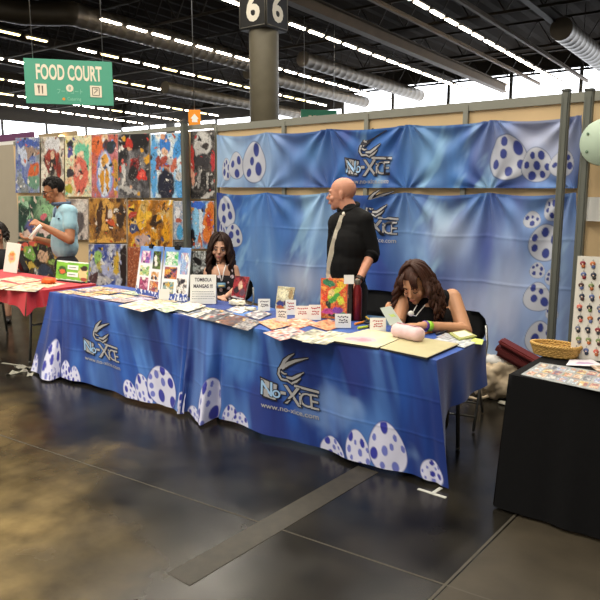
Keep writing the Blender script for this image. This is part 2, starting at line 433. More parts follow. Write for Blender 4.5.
for i, (x, y, w, h, lab) in enumerate(((24, 367, .16, .10, 'crumpled pale paper scrap on the floor touching the left cloth hem'), (17, 372, .2, .04, 'narrow pale paper strip on the floor in front of the paper scraps'), (30, 374, .1, .05, 'tiny pale paper scrap on the floor just below the crumpled one'))):
    bm = bmesh.new(); bmesh.ops.create_grid(bm, x_segments=6, y_segments=4, size=.5, matrix=Matrix.Translation(atz(x, y, .012)) @ Matrix.Rotation(.5 + i, 4, 'Z') @ Matrix.Diagonal((w, h, 1, 1)))
    for v in bm.verts: v.co.z = .004 + .02 * noise.noise(v.co * 14 + Vector((i, 0, 0))) ** 2 * 8
    r = bmesh.ops.solidify(bm, geom=bm.faces[:], thickness=.002)
    solo('paper_scrap', bm, pp, lab, 'scrap', 'paper scraps at the end of the left table')

# hall shell: roof, dark side wall, glazed far walls
roofm = mat('dark_roof_deck', '#1b140c', .95, spec=.05, noise_scale=.6, noise_amt=.35)
bm = bmesh.new()
K = 150; v0, v1 = -22, 60
ra = []
for i in range(K + 1):
    v = v0 + (v1 - v0) * i / K; dz = 2.0 + (.12 if i % 2 else 0)
    ra.append((bm.verts.new(cp(-6, v, dz)), bm.verts.new(cp(47, v, dz))))
for i in range(K): bm.faces.new((ra[i][0], ra[i][1], ra[i + 1][1], ra[i + 1][0]))
struct('ceiling', bm, roofm)
steel = mat('painted_roof_steel', '#2c261f', .7, spec=.15, noise_scale=1.5, noise_amt=.3)
steel2 = mat('dusty_roof_beam', '#54483a', .7, spec=.2, noise_scale=1.5, noise_amt=.25)
def truss(k, s, va, vb, h=1.3):
    bm = bmesh.new(); n = int((vb - va) / 1.6)
    add_tube(bm, [cp(s, va, .4), cp(s, vb, .4)], .07, 6); add_tube(bm, [cp(s, va, .4 + h), cp(s, vb, .4 + h)], .07, 6)
    for i in range(n):
        a = va + (vb - va) * i / n; b = va + (vb - va) * (i + 1) / n; m_ = (a + b) / 2
        add_tube(bm, [cp(s, a, .4), cp(s, m_, .4 + h), cp(s, b, .4)], .04, 5)
    struct('beam_truss_%d' % k, bm, steel)
for k, s in enumerate((22.5, 29.5, 36.5, 43.5)): truss(k + 1, s, -20, 58)
def ibeam(k, s0, s1, v, dz, h, w, m):
    bm = bmesh.new(); ubox(bm, s0, s1, v, w, dz - h / 2, .05); ubox(bm, s0, s1, v, w, dz + h / 2, .05); ubox(bm, s0, s1, v, .05, dz, h)
    struct('beam_girder_%d' % k, bm, m)
for k, (v, dz, h, w, m_) in enumerate(((16.7, .1, .5, .42, steel2), (14.4, .2, .12, .14, steel2), (4.5, .5, .6, .4, steel), (9.6, .6, .5, .3, steel), (20.6, .9, .4, .3, steel), (29, .8, .5, .35, steel), (34.5, .8, .5, .35, steel), (41, .8, .5, .35, steel), (46, .8, .5, .35, steel), (11.4, .1, .14, .14, steel2))):
    ibeam(k + 1, 5, 46, v, dz, h, w, m_)
# air ducts
ductm = mat('galvanised_duct', '#4e473c', .5, .4, noise_scale=1.2, noise_amt=.25)
def duct(lab, ss0, ss1, v, dz, r, bend=None):
    bm = bmesh.new(); pts = []
    if bend: pts += [cp(ss0 - 2.6, v + bend, dz + .1), cp(ss0 - 1.2, v + bend * .8, dz + .05), cp(ss0 - .4, v + bend * .3, dz)]
    n = 22
    rs = [r] * len(pts)
    for i in range(n + 1):
        for dq, k in ((-.08, 1), (-.04, 1.025), (.04, 1.025), (.08, 1)): pts.append(cp(ss0 + (ss1 - ss0) * i / n + dq, v, dz)); rs.append(r * k)
    add_tube(bm, pts, rs, 20)
    o = obj('duct_tube', bm, ductm); th = thing('air_duct', lab, 'air duct', pts[0]); o.parent = th; o.location = -th.location
    for i in range(1, n, 5):
        bm = bmesh.new(); c = cp(ss0 + (ss1 - ss0) * i / n, v, dz); add_tube(bm, [c + Vector((0, 0, r)), c + Vector((0, 0, 2.0 - dz))], .02, 5); obj('hanger_rod', bm, steel, th)
duct('long round air duct under the roof left of the numbered column', 19, 31, 26.9, .35, .52, 2.5)
duct('pale round air duct under the roof just right of the column', 31.5, 46, 23.2, .2, .42)
duct('thin round air duct low behind the column, furthest of the ducts', 31.5, 45, 27.3, -.1, .4)
duct('shiny round duct at the top right corner of the roof', 32, 46, 9.2, 0, .5)
duct('big dark duct elbow at the top left corner of the roof', 12, 16.5, 30.6, .7, .6)
duct('dim distant duct above the tops of the manga posters', 30, 44, 33, -.7, .38)
# rows of strip lights
tube1 = mat('lamp_tube_bright', '#fff1dc', .4, emit=26); tube2 = mat('lamp_tube_dim', '#ffe9a0', .4, emit=7)
body_m = mat('lamp_housing', '#5c564c', .6)
lab = ['at upper right, running down to the bright window', 'just right of the numbered column', 'above the long duct, crossing behind the column',
       'directly above the food court sign', 'at the height of the FOOD COURT letters', 'at the height of the sign pictograms', 'at the green sign’s bottom edge', 'just above the left windows, lowest row']
rows = [(12.8, 22.4), (18.87, 19.3), (25.43, 20.0), (31.23, 18.5), (37.15, 19.5), (43.3, 23), (49.0, 27), (54.3, 30)]
proto = None
for ri, (v, s0) in enumerate(rows):
    s = s0
    while s < 46.3:
        if not (ri == 3 and 20.4 < s < 22.2):
            dim = ri in (3, 4, 5, 6) and random.random() < .35
            key = 'd' if dim else 'b'
            if proto is None: proto = {}
            if key not in proto:
                th = bpy.data.objects.new('ceiling_light', None); COL.objects.link(th)
                bm = bmesh.new(); add_box(bm, (0, 0, .07), (1.16, .26, .08)); h_ = obj('housing', bm, body_m, th, world=False)
                bm = bmesh.new(); add_box(bm, (0, 0, 0), (1.1, .17, .08), bev=.03); l_ = obj('lamp_tube', bm, tube2 if dim else tube1, th, world=False)
                proto[key] = (th, (h_, l_)); new = th
            else:
                src, chs = proto[key]; new = src.copy(); COL.objects.link(new)
                for c in chs: d_ = c.copy(); COL.objects.link(d_); d_.parent = new
            new.location = cp(s, v); new.rotation_euler = RU.to_euler()
            tag(new, ('dim yellowish' if dim else 'bright white') + ' strip light, row ' + lab[ri], 'ceiling light', ('dim' if dim else 'bright') + ' strip lights in the row ' + lab[ri])
        s += 1.47
# glazed far wall
glow = mat('daylight_window', '#f4f8ff', .3, emit=5.5)
framem = mat('window_steel', '#3b3a36', .6)
def glazed(n, a, b, z0, z1, gaps, step=4.2):
    d = (b - a).normalized(); L = (b - a).length; R = Matrix((d, Vector((0, 0, 1)).cross(d), Vector((0, 0, 1)))).transposed()
    bm = bmesh.new(); add_box(bm, (a + b) / 2 + Vector((0, 0, (z0 + z1) / 2)), (L, .05, z1 - z0), R)
    w = struct('window_%d' % n, bm, glow)
    bm = bmesh.new(); k = int(L / step)
    for i in range(k + 1): add_box(bm, a + d * (L * i / k) + Vector((0, 0, (z0 + z1) / 2)), (.22, .3, z1 - z0), R)
    for z in (z0, (z0 * .55 + z1 * .45), z1): add_box(bm, (a + b) / 2 + Vector((0, 0, z)), (L, .26, .14), R)
    for g0, g1 in gaps: add_box(bm, a + d * (g0 + g1) / 2 + Vector((0, 0, (z0 + z1) / 2)), (g1 - g0, .34, z1 - z0), R)
    obj('window_frame', bm, framem, w)
    bm = bmesh.new(); add_box(bm, (a + b) / 2 + Vector((0, 0, z0 / 2)), (L, .3, z0), R); struct('wall_below_window_%d' % n, bm, mat('hall_wall', '#6f6a60', .8))
    bm = bmesh.new(); add_box(bm, (a + b) / 2 + Vector((0, 0, (z1 + 11.6) / 2)), (L, .3, 11.6 - z1), R); struct('wall_above_window_%d' % n, bm, mat('hall_wall_dark', '#2c2822', .8))
def g0(s, v): p = cp(s, v); return Vector((p.x, p.y, 0))
glazed(1, g0(46.2, 58), g0(46.2, 30), 2.6, 8.3, ((7.2, 8.4),))
glazed(3, g0(46.2, 30), g0(46.2, -20), 2.6, 9.6, ())
glazed(2, g0(24, 57.6), g0(46, 57.6), 2.6, 8.0, ())
bm = bmesh.new(); c = g0(12, -21); add_box(bm, c + Vector((0, 0, 5.5)), (.3, 70, 11), Matrix((Vv, UH, Vector((0, 0, 1)))).transposed()); struct('wall_right', bm, mat('hall_wall', '#6f6a60', .8))

# concrete column with the number box
Dc = 18.; cc = atd(264.5, 120, Dc); cc.z = 0
bm = bmesh.new(); add_tube(bm, [cc, cc + Vector((0, 0, 10.6))], .395, 32)
col = struct('column', bm, mat('column_concrete', '#625c4c', .6, noise_scale=3, noise_amt=.25, bump=.3))
z0 = atd(264, 35, Dc).z; z1 = z0 + 1.3
th = thing('number_sign', 'black box sign with a white 6 on each face around the grey column', 'sign', cc + Vector((0, 0, z0)))
Rb = Matrix((UH, Vv, Vector((0, 0, 1)))).transposed(); hw = .46
bm = bmesh.new(); add_box(bm, cc + Vector((0, 0, (z0 + z1) / 2)), (2 * hw, 2 * hw, z1 - z0), Rb, bev=.02); obj('sign_box', bm, mat('sign_black', '#191817', .5), th)
rimm = mat('sign_rim', '#55524a', .5)
for (o_, e) in ((-UH, -Vv), (-Vv, UH), (UH, Vv), (Vv, -UH)):
    bm = bmesh.new(); c0 = cc + o_ * (hw + .004) + Vector((0, 0, (z0 + z1) / 2))
    put_text(bm, '6', lambda x, y: c0 + e * x + Vector((0, 0, y)), .95, 0.02, -.33 - .12, 0, .03)
    obj('numeral', bm, mat('sign_white', '#d8d2c4', .5), th)
    bm = bmesh.new(); c1 = c0
    for a_, b_ in (((-.43, -.6), (.43, -.6)), ((.43, -.6), (.43, .6)), ((.43, .6), (-.43, .6)), ((-.43, .6), (-.43, -.6))):
        add_tube(bm, [c1 + e * a_[0] + Vector((0, 0, a_[1])), c1 + e * b_[0] + Vector((0, 0, b_[1]))], .015, 6)
    obj('rim', bm, rimm, th)

# hanging food court sign
Ds = 14.0; phi = math.atan2(2550, 669)
FH = Vector((-math.sin(YAW), math.cos(YAW), 0)); sd = (FH * math.cos(phi) + RT * math.sin(phi)).normalized(); sn = Vector((sd.y, -sd.x, 0))
if sn.dot(FH) > 0: sn = -sn
c = atd(69.5, 82.5, Ds); hw, hh = .885, .455
green = mat('sign_green', '#4a9d83', .5); cream = mat('sign_cream', '#e8dcc8', .55)
th = thing('food_court_sign', 'green hanging FOOD COURT sign with cream cutlery symbols under the roof', 'sign', c - Vector((0, 0, hh)))
Rs = Matrix((sd, -sn, Vector((0, 0, 1)))).transposed()
bm = bmesh.new(); add_box(bm, c, (2 * hw, .04, 2 * hh), Rs, bev=.004); obj('panel', bm, green, th)
f = lambda x, y, k=.024: c + sd * x + Vector((0, 0, y)) + sn * k
bm = bmesh.new(); put_text(bm, 'FOOD COURT', lambda x, y: f(x, y), .42, 0, .05, 0, .028, .48); obj('lettering', bm, cream, th)
bm = bmesh.new(); put_text(bm, 'フードコート', lambda x, y: f(x, y), .12, .0, -.23, 0, .0, .75); put_text(bm, 'Catering', lambda x, y: f(x, y), .1, .08, -.37, 0, 0, .8); obj('lettering', bm, mat('sign_mint', '#8cc8ae', .5), th)
def pict(x0, inner):
    bm = bmesh.new(); add_box(bm, f(x0, -.17, .026), (.24, .008, .24), Rs, bev=.003); p = obj('pictogram', bm, cream, th)
    bm = bmesh.new(); inner(bm, x0); obj('symbol', bm, mat('symbol_ink', '#5d5142', .6), p)
def cutlery(bm, x0):
    for dx in (-.035, .035): put_stroke(bm, [(x0 + dx, -.25), (x0 + dx, -.09)], [.018, .03], lambda x, y: f(x, y, .033))
    for dx in (-.055, -.035, -.015): put_stroke(bm, [(x0 + dx, -.13), (x0 + dx, -.08)], [.008, .008], lambda x, y: f(x, y, .034))
def table_icon(bm, x0):
    for p in (((-.07, -.09), (.07, -.09)), ((-.07, -.25), (.07, -.25)), ((-.07, -.25), (-.07, -.09)), ((.07, -.25), (.07, -.09)), ((-.04, -.21), (.04, -.13)), ((-.03, -.12), (.03, -.12))):
        put_stroke(bm, [(x0 + p[0][0], p[0][1]), (x0 + p[1][0], p[1][1])], [.014, .014], lambda x, y: f(x, y, .033))
pict(-.58, cutlery); pict(.53, table_icon)
bm = bmesh.new(); cir = lambda r, n=20: [(r * math.cos(2 * PI * i / n), -.12 + r * math.sin(2 * PI * i / n)) for i in range(n)]
put_poly(bm, cir(.075), lambda x, y: f(x, y, .025)); obj('round_badge', bm, cream, th)
bm = bmesh.new(); put_text(bm, '8', lambda x, y: f(x, y, .027), .1, 0, -.155, 0, .01); obj('badge_mark', bm, green, th)
bm = bmesh.new(); put_poly(bm, [(-.13 + .03 * math.cos(i * .5), -.345 + .03 * math.sin(i * .5)) for i in range(12)], lambda x, y: f(x, y, .026)); obj('orange_dot', bm, mat('orange_ink', '#e09030', .5), th)
for sx in (-.7, .7):
    bm = bmesh.new(); p = c + sd * sx + Vector((0, 0, hh)); add_tube(bm, [p, p + Vector((0, 0, 9.6 - p.z))], .008, 6); obj('hanging_wire', bm, METAL, th)
# smaller distant signs
c = atd(319, 117, 30.); th = thing('distant_sign', 'far small green hanging sign seen just above the booth wall', 'sign', c - Vector((0, 0, .3)))
bm = bmesh.new(); add_box(bm, c, (1.7, .05, .62), Rs); obj('panel', bm, mat('sign_green_far', '#3d8f74', .5), th)
bm = bmesh.new()
for i in range(5): put_stroke(bm, [(-.5 + i * .22, -.0), (-.36 + i * .22, 0)], [.12, .12], lambda x, y: c + sd * x + Vector((0, 0, y)) + sn * .03)
obj('lettering', bm, cream, th)
for sx in (-.7, .7):
    bm = bmesh.new(); p = c + sd * sx + Vector((0, 0, .3)); add_tube(bm, [p, p + Vector((0, 0, 9.3 - p.z))], .012, 5); obj('hanging_wire', bm, METAL, th)
c = atd(194.5, 118, 16.); th = thing('orange_sign', 'small orange sign with a white house symbol above the posters', 'sign', Vector((c.x, c.y, c.z - .2)))
bm = bmesh.new(); add_box(bm, c, (.30, .04, .38), Rs, bev=.01); obj('panel', bm, mat('sign_orange', '#f0951e', .5), th)
f2 = lambda x, y: c + sd * x + Vector((0, 0, y)) + sn * .024
bm = bmesh.new(); put_poly(bm, [(-.1, -.02), (0, .1), (.1, -.02), (.065, -.02), (.065, -.1), (-.065, -.1), (-.065, -.02)], f2); obj('house_symbol', bm, WHITE, th)
bm = bmesh.new(); add_tube(bm, [c + Vector((0, 0, .19)), Vector((c.x, c.y, 9.4))], .01, 5); obj('hanging_wire', bm, METAL, th)

# ================================================================== booth walls
YB = 5.5
def W(x, y, off=0): return aty(x, y, YB - off)
zt = 2.41
xs_seam = [W(x, 120).x for x in (216, 284, 367, 466, 568)]
beige = mat('grey_beige_panel', '#aaa190', .7, noise_scale=4, noise_amt=.08)
bm = bmesh.new(); add_box(bm, ((-5.78 + 1.6) / 2, YB + .04, zt / 2), (1.6 + 5.78, .05, zt)); struct('wall_back', bm, WOOD)
bm = bmesh.new(); add_box(bm, ((-10.45 - 5.78) / 2, YB + .04, zt / 2), (10.45 - 5.78, .05, zt)); struct('wall_back_left', bm, WOOD)
bm = bmesh.new(); add_box(bm, (-11.8, YB + .04, 1.22), (2.7, .05, 2.44)); struct('wall_grey_left', bm, beige)
def rail(n, x0, x1, z, h=.075):
    bm = bmesh.new(); add_box(bm, ((x0 + x1) / 2, YB + .03, z), (x1 - x0, .075, h)); struct('trim_%d' % n, bm, ALU)
ALU_ = ALU; ALU = mat('light_grey_rail', '#8d8e84', .5, .2, noise_scale=8, noise_amt=.1)
rail(1, -5.78, -1.72, zt + .01); rail(2, -1.72, 1.6, zt + .01); rail(3, -10.4, -5.80, zt + .045, .05)
for i, x in enumerate(xs_seam[:-1] + [-.75, .3]):
    bm = bmesh.new(); add_box(bm, (x, YB + .0, (zt + .02) / 2), (.045, .035, zt + .02)); struct('trim_seam_%d' % (i + 1), bm, ALU)
# seams of the poster wall
for i, x in enumerate([W(40, 150).x, W(92, 150).x, W(140, 150).x]):
    bm = bmesh.new(); add_box(bm, (x, YB + .008, zt / 2), (.04, .02, zt)); struct('trim_seam_%d' % (i + 8), bm, ALU)
ALU = ALU_
def upright(lab, x, y, zt_, w=.07, X=None, Y=5.40):
    p = aty(x, y, Y); th = thing('upright_post', lab, 'post', (p.x, Y, 0))
    bm = bmesh.new(); add_box(bm, (p.x, Y, zt_ / 2 + .006), (w, w, zt_ - .012), bev=.008)
    for dx in (-w / 2, w / 2): add_box(bm, (p.x + dx * .55, Y - w / 2, zt_ / 2), (.006, .006, zt_ - .1))
    obj('pole', bm, ALU, th)
    bm = bmesh.new(); add_box(bm, (p.x, Y, .006), (w * 1.5, w * 1.5, .012)); obj('foot_plate', bm, ALU, th)
    bm = bmesh.new(); add_box(bm, (p.x, Y, zt_ + .004), (w * 1.1, w * 1.1, .02), bev=.004); obj('cap', bm, mat('post_cap', '#4a4c48', .5), th)
    return p
upright('grey aluminium post between two manga posters beside the seated woman', 186, 190, 2.50, .075, Y=5.42)
upright('grey aluminium post crossing the right end of the blue banners', 558.5, 220, 2.45, .058, Y=5.32)
upright('grey aluminium post at the right edge of the blue banner, by the white charm board', 581, 220, 2.44, .062, Y=5.33)
# neighbouring stand header, far left behind the poster wall
c = W(15, 133, -1.0); 
th = thing('stand_header', 'purple and white header strip of the next stand, top left above posters', 'booth header', (c.x, c.y, 0))
D_ = 1.0
pa, pb = aty(-40, 129, YB + D_), aty(33, 129.5, YB + D_); zc = pa.z
bm = bmesh.new(); add_box(bm, ((pa.x + pb.x) / 2, YB + D_, 2.70), (pb.x - pa.x, .06, .13)); obj('purple_strip', bm, mat('header_purple', '#6a3d63', .6), th)
bm = bmesh.new(); add_box(bm, ((pa.x + pb.x) / 2, YB + D_, 2.57), (pb.x - pa.x, .055, .13)); obj('white_strip', bm, WHITE, th)
for x in (pa.x + .1, (pa.x + pb.x) / 2, pb.x - .05):
    bm = bmesh.new(); add_box(bm, (x, YB + D_ + .02, 1.255), (.06, .05, 2.51)); obj('post', bm, ALU, th)
pa, pb = aty(34, 129, YB + D_), aty(71, 129, YB + D_)
th = thing('stand_fascia', 'tan fascia board with a small warm lamp behind the poster wall top', 'booth fascia', (pa.x, YB + D_, 0))
bm = bmesh.new(); add_box(bm, ((pa.x + pb.x) / 2, YB + D_ + .1, 1.36), (pb.x - pa.x, .06, 2.72)); obj('board', bm, mat('tan_board', '#9c8a6c', .7), th)
lp = aty(55, 131, YB + D_ - .1)
bm = bmesh.new(); add_ell(bm, (lp.x, YB + D_ + .02, 2.63), (.07, .05, .035)); obj('lamp', bm, mat('warm_lamp', '#ffd890', .5, emit=6), th)

# ------------------------------------------------------------------ blue banners
def blue_field(X, Z, seed, base=('#1c3f8e', '#2f66b8', '#7fb4e6'), streak=1.0, topdark=0, pale=.0):
    """tie-dye style print: vertical soft streaks and cloudy pale patches"""
    n1 = vnoise(X * 1.7, Z * .6, seed, 4); n2 = vnoise(X * 5.5 + n1, Z * 1.1, seed + 3, 4); n3 = vnoise(X * 1.3 + 9, Z * 1.6, seed + 5, 5)
    C = np.ones(X.shape + (3,)) * np.array(lin(base[0]))
    C = mixc(C, base[1], ss(.35, .68, n2 * .55 + n1 * .45) * streak)
    C = mixc(C, base[2], ss(.55, .82, n3 * .6 + n2 * .4 + pale) * .85 * streak)
    C = mixc(C, '#26307e', ss(.58, .75, vnoise(X * 2.1 + 20, Z * .9, seed + 8, 3)) * .6)
    return C
def wall_banner(name, lab, px_top, px_bot, seed, eggs, glow, logo_at, zfold=.02, nx=520, ny=190, base=('#1f4796', '#3a74c0', '#9cc3ea'), curt=.0, creases=()):
    """px_top / px_bot: (x, y) corner pixels measured on the wall plane"""
    tl, tr = aty(*px_top[0], 5.455), aty(*px_top[1], 5.455); bl, br = aty(*px_bot[0], 5.455), aty(*px_bot[1], 5.455)
    P = quadP(tl, tr, br, bl, nx, ny)
    X = P[..., 0].copy(); Z = P[..., 2].copy(); u = np.linspace(0, 1, nx)[None, :] + 0 * X; v = np.linspace(0, 1, ny)[:, None] + 0 * X
    # hung from pins: swags between hanging points with folds that fan out from each pin
    d = zfold * (np.sin(X * 9.5 + 2 * vnoise(X * 2, Z, seed, 2) * 3) * .5 + vnoise(X * 4, Z * 1.5, seed + 2, 3) - .5)
    pins = [tl.x + (tr.x - tl.x) * q for q in (0.005, .19, .40, .62, .82, .995)]
    sag = np.zeros_like(X)
    for a, b in zip(pins, pins[1:]):
        m = (X >= a) & (X <= b); t = (X - a) / (b - a); sag = np.where(m, np.sin(np.clip(t, 0, 1) * PI) * .035, sag)
    for pxx in pins:
        dx = X - pxx; dz = np.maximum(v * (tl.z - bl.z), .02); ang = np.arctan2(dx, dz + .05)
        d += .02 * np.sin(ang * 11 + seed) * np.exp(-((dx ** 2 + dz ** 2) / .30))
    for pxx in pins:
        if not creases:
            dx = X - pxx; dz = np.maximum((1 - v) * (tl.z - bl.z), .01); ang = np.arctan2(dx, dz + .03); d += .014 * np.sin(ang * 9 + seed + pxx * 5) * np.exp(-((dx ** 2 + dz ** 2) / .25))
    for cz in creases: d += .003 * np.exp(-((Z - cz) / .012) ** 2)
    d = d * (.25 + .75 * ss(aty(262, 160, 5.455).x, aty(290, 160, 5.455).x, X))
    P[..., 1] -= d + curt * (.5 + .5 * np.sin(X * 23 + 3 * np.sin(X * 3))) * v
    P[..., 2] -= sag * (1 - v) ** 1.0 * .8
    C = blue_field(X, Z, seed, base, 1.)
    C = mixc(C, '#2b3290', ss(.56, .72, vnoise(X * 3.2 + Z * 1.5, Z * 1.0 - X * .8, seed + 21, 3)) * .55)
    C = mixc(C, '#9ecbea', ss(.60, .78, vnoise(X * 4.5 - Z * 2.5, Z * 1.3 + X, seed + 22, 4)) * .7)
    for (gx, gy, rx, rz, col, amt) in glow:
        g = aty(gx, gy, 5.455); q = ((X - g.x) / rx) ** 2 + ((Z - g.z) / rz) ** 2
        C = mixc(C, col, np.exp(-q * 1.2) * amt * (.55 + .45 * vnoise(X * 5, Z * 3, seed + 11, 3) * 2).clip(0, 1))
    for i, (x0, y0, x1, y1, tilt) in enumerate(eggs):
        a, b = aty(x0, y0, 5.455), aty(x1, y1, 5.455)
        C = egg(C, X, Z, (a.x + b.x) / 2, (a.z + b.z) / 2, (b.x - a.x) / 2, (a.z - b.z) / 2, seed * 31 + i, tilt, '#3f4f78', '#b9bdca', '#2f3c86', True)
    ex = None
    if logo_at:
        ex = bmesh.new(); c = aty(logo_at[0], logo_at[1], 5.455)
        def fn(x, y, k=0):
            iu = (c.x + x - tl.x) / (tr.x - tl.x) * (nx - 1); iv = (tl.z - (c.z + y)) / (tl.z - bl.z) * (ny - 1)
            iu = min(max(iu, 0), nx - 2); iv = min(max(iv, 0), ny - 2); j = int(iu); i_ = int(iv)
            return Vector((c.x + x, float(P[i_, j, 1]) - .008 - k, c.z + y))
        logo(ex, fn, logo_at[2])
    o = grid_mesh(name, P, np.clip(C, 0, 1), [FABRIC, SILVER, INKDARK, PALEBLUE], extra=ex, label=lab, cat='banner', group='blue banners on the booth wall')
    return tl, tr, pins
up = wall_banner('wall_banner', 'wide short blue banner with eggs and silver dragon logo, upper one on the wall',
    ((217, 135), (583, 115)), ((217, 187.3), (577, 188.3)), 11,
    [(222, 158, 231, 180, 0), (229, 151, 244, 178, 0), (243, 141, 265, 182, 0), (490, 134, 526, 179, 8), (523, 146, 550, 181, 5), (551, 149, 573, 176, -10)],
    [(250, 165, .75, .5, '#a9c6e2', .8), (215, 160, .4, .6, '#a9c6e2', .6), (310, 150, .25, .2, '#5a92cc', .7), (540, 140, .5, .3, '#c5cbe0', .75), (425, 150, .25, .5, '#7fb2dc', .7), (290, 170, .3, .4, '#254a94', .6), (395, 150, .3, .5, '#274d98', .5)],
    (367, 163, 1.0), ny=110)
lo = wall_banner('wall_banner', 'tall blue banner with cloudy streaks and a column of eggs, below the short one',
    ((217, 192.5), (577, 192.5)), ((217, 292), (572, 392)), 23,
    [(218, 195, 235, 226, 0), (219, 221, 228, 246, 8), (226, 222, 242, 246, -6), (545, 196, 560, 219, 10), (525, 208, 540, 225, 5), (531, 222, 559, 260, 0), (530, 260, 544, 277, 0), (546, 267, 560, 285, 0), (525, 280, 550, 311, 0), (546, 304, 558, 320, 8), (527, 319, 552, 356, 0)],
    [(320, 215, .3, .5, '#a8cdee', .7), (300, 280, .35, .25, '#cfd6e6', .7), (262, 250, .3, .6, '#8fb9e2', .5), (450, 235, .35, .3, '#c3cfe4', .65), (505, 290, .3, .6, '#b4c0dc', .7), (480, 310, .4, .3, '#c9cbe0', .6), (555, 300, .4, 1.2, '#b9cdee', .5), (405, 230, .2, .6, '#8db4e2', .5), (485, 250, .12, .35, '#2c3f92', .8), (520, 370, .6, .2, '#c4cbe2', .7), (275, 215, .2, .4, '#2350a0', .5)],
    (374, 222, .98), zfold=.035, ny=240, curt=.012, creases=(1.32, .92))
bm = bmesh.new()

# ------------------------------------------------------------------ posters on the wall
PW = 5.465
def poster(q, lab, bg, st, seed, n=(64, 96), rnd=None, group='manga-style posters on the wall', off=0, cat='poster', fs=5):
    tl, tr, br, bl = [aty(*p, PW - off) for p in q]
    asp = (tl.z - bl.z) / max(.01, tr.x - tl.x)
    P = quadP(tl, tr, br, bl, n[0], n[1]); u = np.linspace(0, 1, n[0])[None, :] + np.zeros(n[::-1]); v = np.linspace(0, 1, n[1])[:, None] + np.zeros(n[::-1])
    s = list(st)
    if len(st) > 3:
        s += [(x, y, a, b_, g_, c_) for (x, y, a, b_, g_, c_) in rnd_strokes(seed + 7, [q_[5] for q_ in st] + ['#e8e0d4', '#2a2426', '#f4efe6'], 34, .012, .05)]
    if rnd: s = rnd_strokes(seed, *rnd) + s
    C = art(u, v, bg, s, seed, fs, .22, asp)
    edge = np.minimum(np.minimum(u * .6, (1 - u) * .6), np.minimum(v * .9, (1 - v) * .9)); C = mixc(C, '#b8b4a8', (edge < .008).astype(float) * .5)
    return grid_mesh('wall_poster', P, C, PRINT, back=.004, label=lab, cat=cat, group=group)
R4 = lambda x0, y0, x1, y1, dy=0: ((x0, y0), (x1, y0 - dy), (x1, y1), (x0, y1))
poster(R4(15.5, 138, 39.5, 193, 1), 'blue and grey poster with an orange patch, top row far left', ('#5b6fb4', '#9aa6c8', '#7e8a90'), [(.3, .3, .3, .12, 60, '#c9d2e8'), (.75, .62, .25, .14, -30, '#d4683a'), (.8, .8, .3, .12, 0, '#6f9a84'), (.3, .85, .3, .1, 30, '#8d9296'), (.5, .1, .4, .08, 0, '#4560b0')], 101, rnd=(['#c8cfe0', '#7886b8', '#a0887a'], 10))
poster(R4(41, 137, 64, 193, 1), 'cream poster with a dark red swirl, directly above the standing man in pale blue', ('#d9c9ac', '#e6ded0', '#8a8378'), [(.5, .15, .35, .16, 0, '#dcdde2'), (.5, .42, .33, .2, 20, '#a33a2c'), (.35, .5, .2, .1, 60, '#8a3026'), (.52, .5, .14, .22, 10, '#2a2422'), (.5, .32, .1, .07, 0, '#e3c0a4'), (.8, .55, .1, .2, 0, '#7c2c22'), (.5, .85, .4, .1, 0, '#6e6a62')], 102, rnd=(['#4a443e', '#e9e2d4'], 8))
poster(R4(65, 136, 91.5, 197, 1), 'light poster with a mint green arch and coral red lower half', ('#f0dfae', '#dfe5c6', '#e8b48a'), [(.62, .25, .25, .14, 10, '#6fc5a2'), (.82, .4, .1, .25, 0, '#6fc5a2'), (.6, .32, .13, .07, 0, '#f2d4b4'), (.6, .65, .28, .3, 0, '#d86a5a'), (.5, .55, .12, .1, 0, '#e8b0a0'), (.2, .14, .13, .06, 0, '#2b2a33'), (.2, .25, .1, .1, 0, '#5b5aa0'), (.2, .6, .16, .08, 20, '#39363e'), (.15, .88, .14, .08, 0, '#b0a838'), (.6, .6, .1, .03, 0, '#4a2a2e')], 103)
poster(R4(91.5, 135, 118, 198, 1), 'red and orange poster with a pale blue glowing column in the middle', ('#d86a52', '#b86a62', '#cf7f8c'), [(.2, .15, .22, .15, 0, '#e2713c'), (.5, .06, .12, .07, 0, '#e9c6a0'), (.55, .17, .16, .08, 20, '#5b3b3c'), (.75, .2, .16, .1, -30, '#2e3a40'), (.5, .62, .3, .38, 0, '#7fa6e8'), (.5, .62, .22, .36, 0, '#dfe6f4'), (.5, .4, .14, .1, 0, '#e8a94a'), (.42, .72, .07, .2, 5, '#d89a34'), (.6, .72, .07, .2, -5, '#d89a34'), (.5, .52, .12, .03, 0, '#44506e'), (.92, .7, .08, .3, 0, '#c8963c')], 104)
poster(R4(118, 134, 149.5, 198, 1), 'black and grey poster with a bright red disc on its right side', ('#1d1c1f', '#57565a', '#8a898c'), [(.5, .12, .5, .14, 0, '#1b1a1d'), (.37, .15, .12, .1, 0, '#c8372c'), (.36, .24, .08, .04, 0, '#d8a888'), (.55, .48, .14, .12, 30, '#7e2022'), (.5, .62, .14, .14, 20, '#262427'), (.76, .64, .15, .085, 0, '#d8342a'), (.76, .64, .1, .05, 0, '#e8685a'), (.93, .4, .09, .06, 0, '#dca22e'), (.2, .55, .14, .06, 60, '#c9c7c6'), (.35, .88, .35, .05, 10, '#b4b2b0'), (.2, .72, .05, .14, 20, '#d8d4d0')], 105)
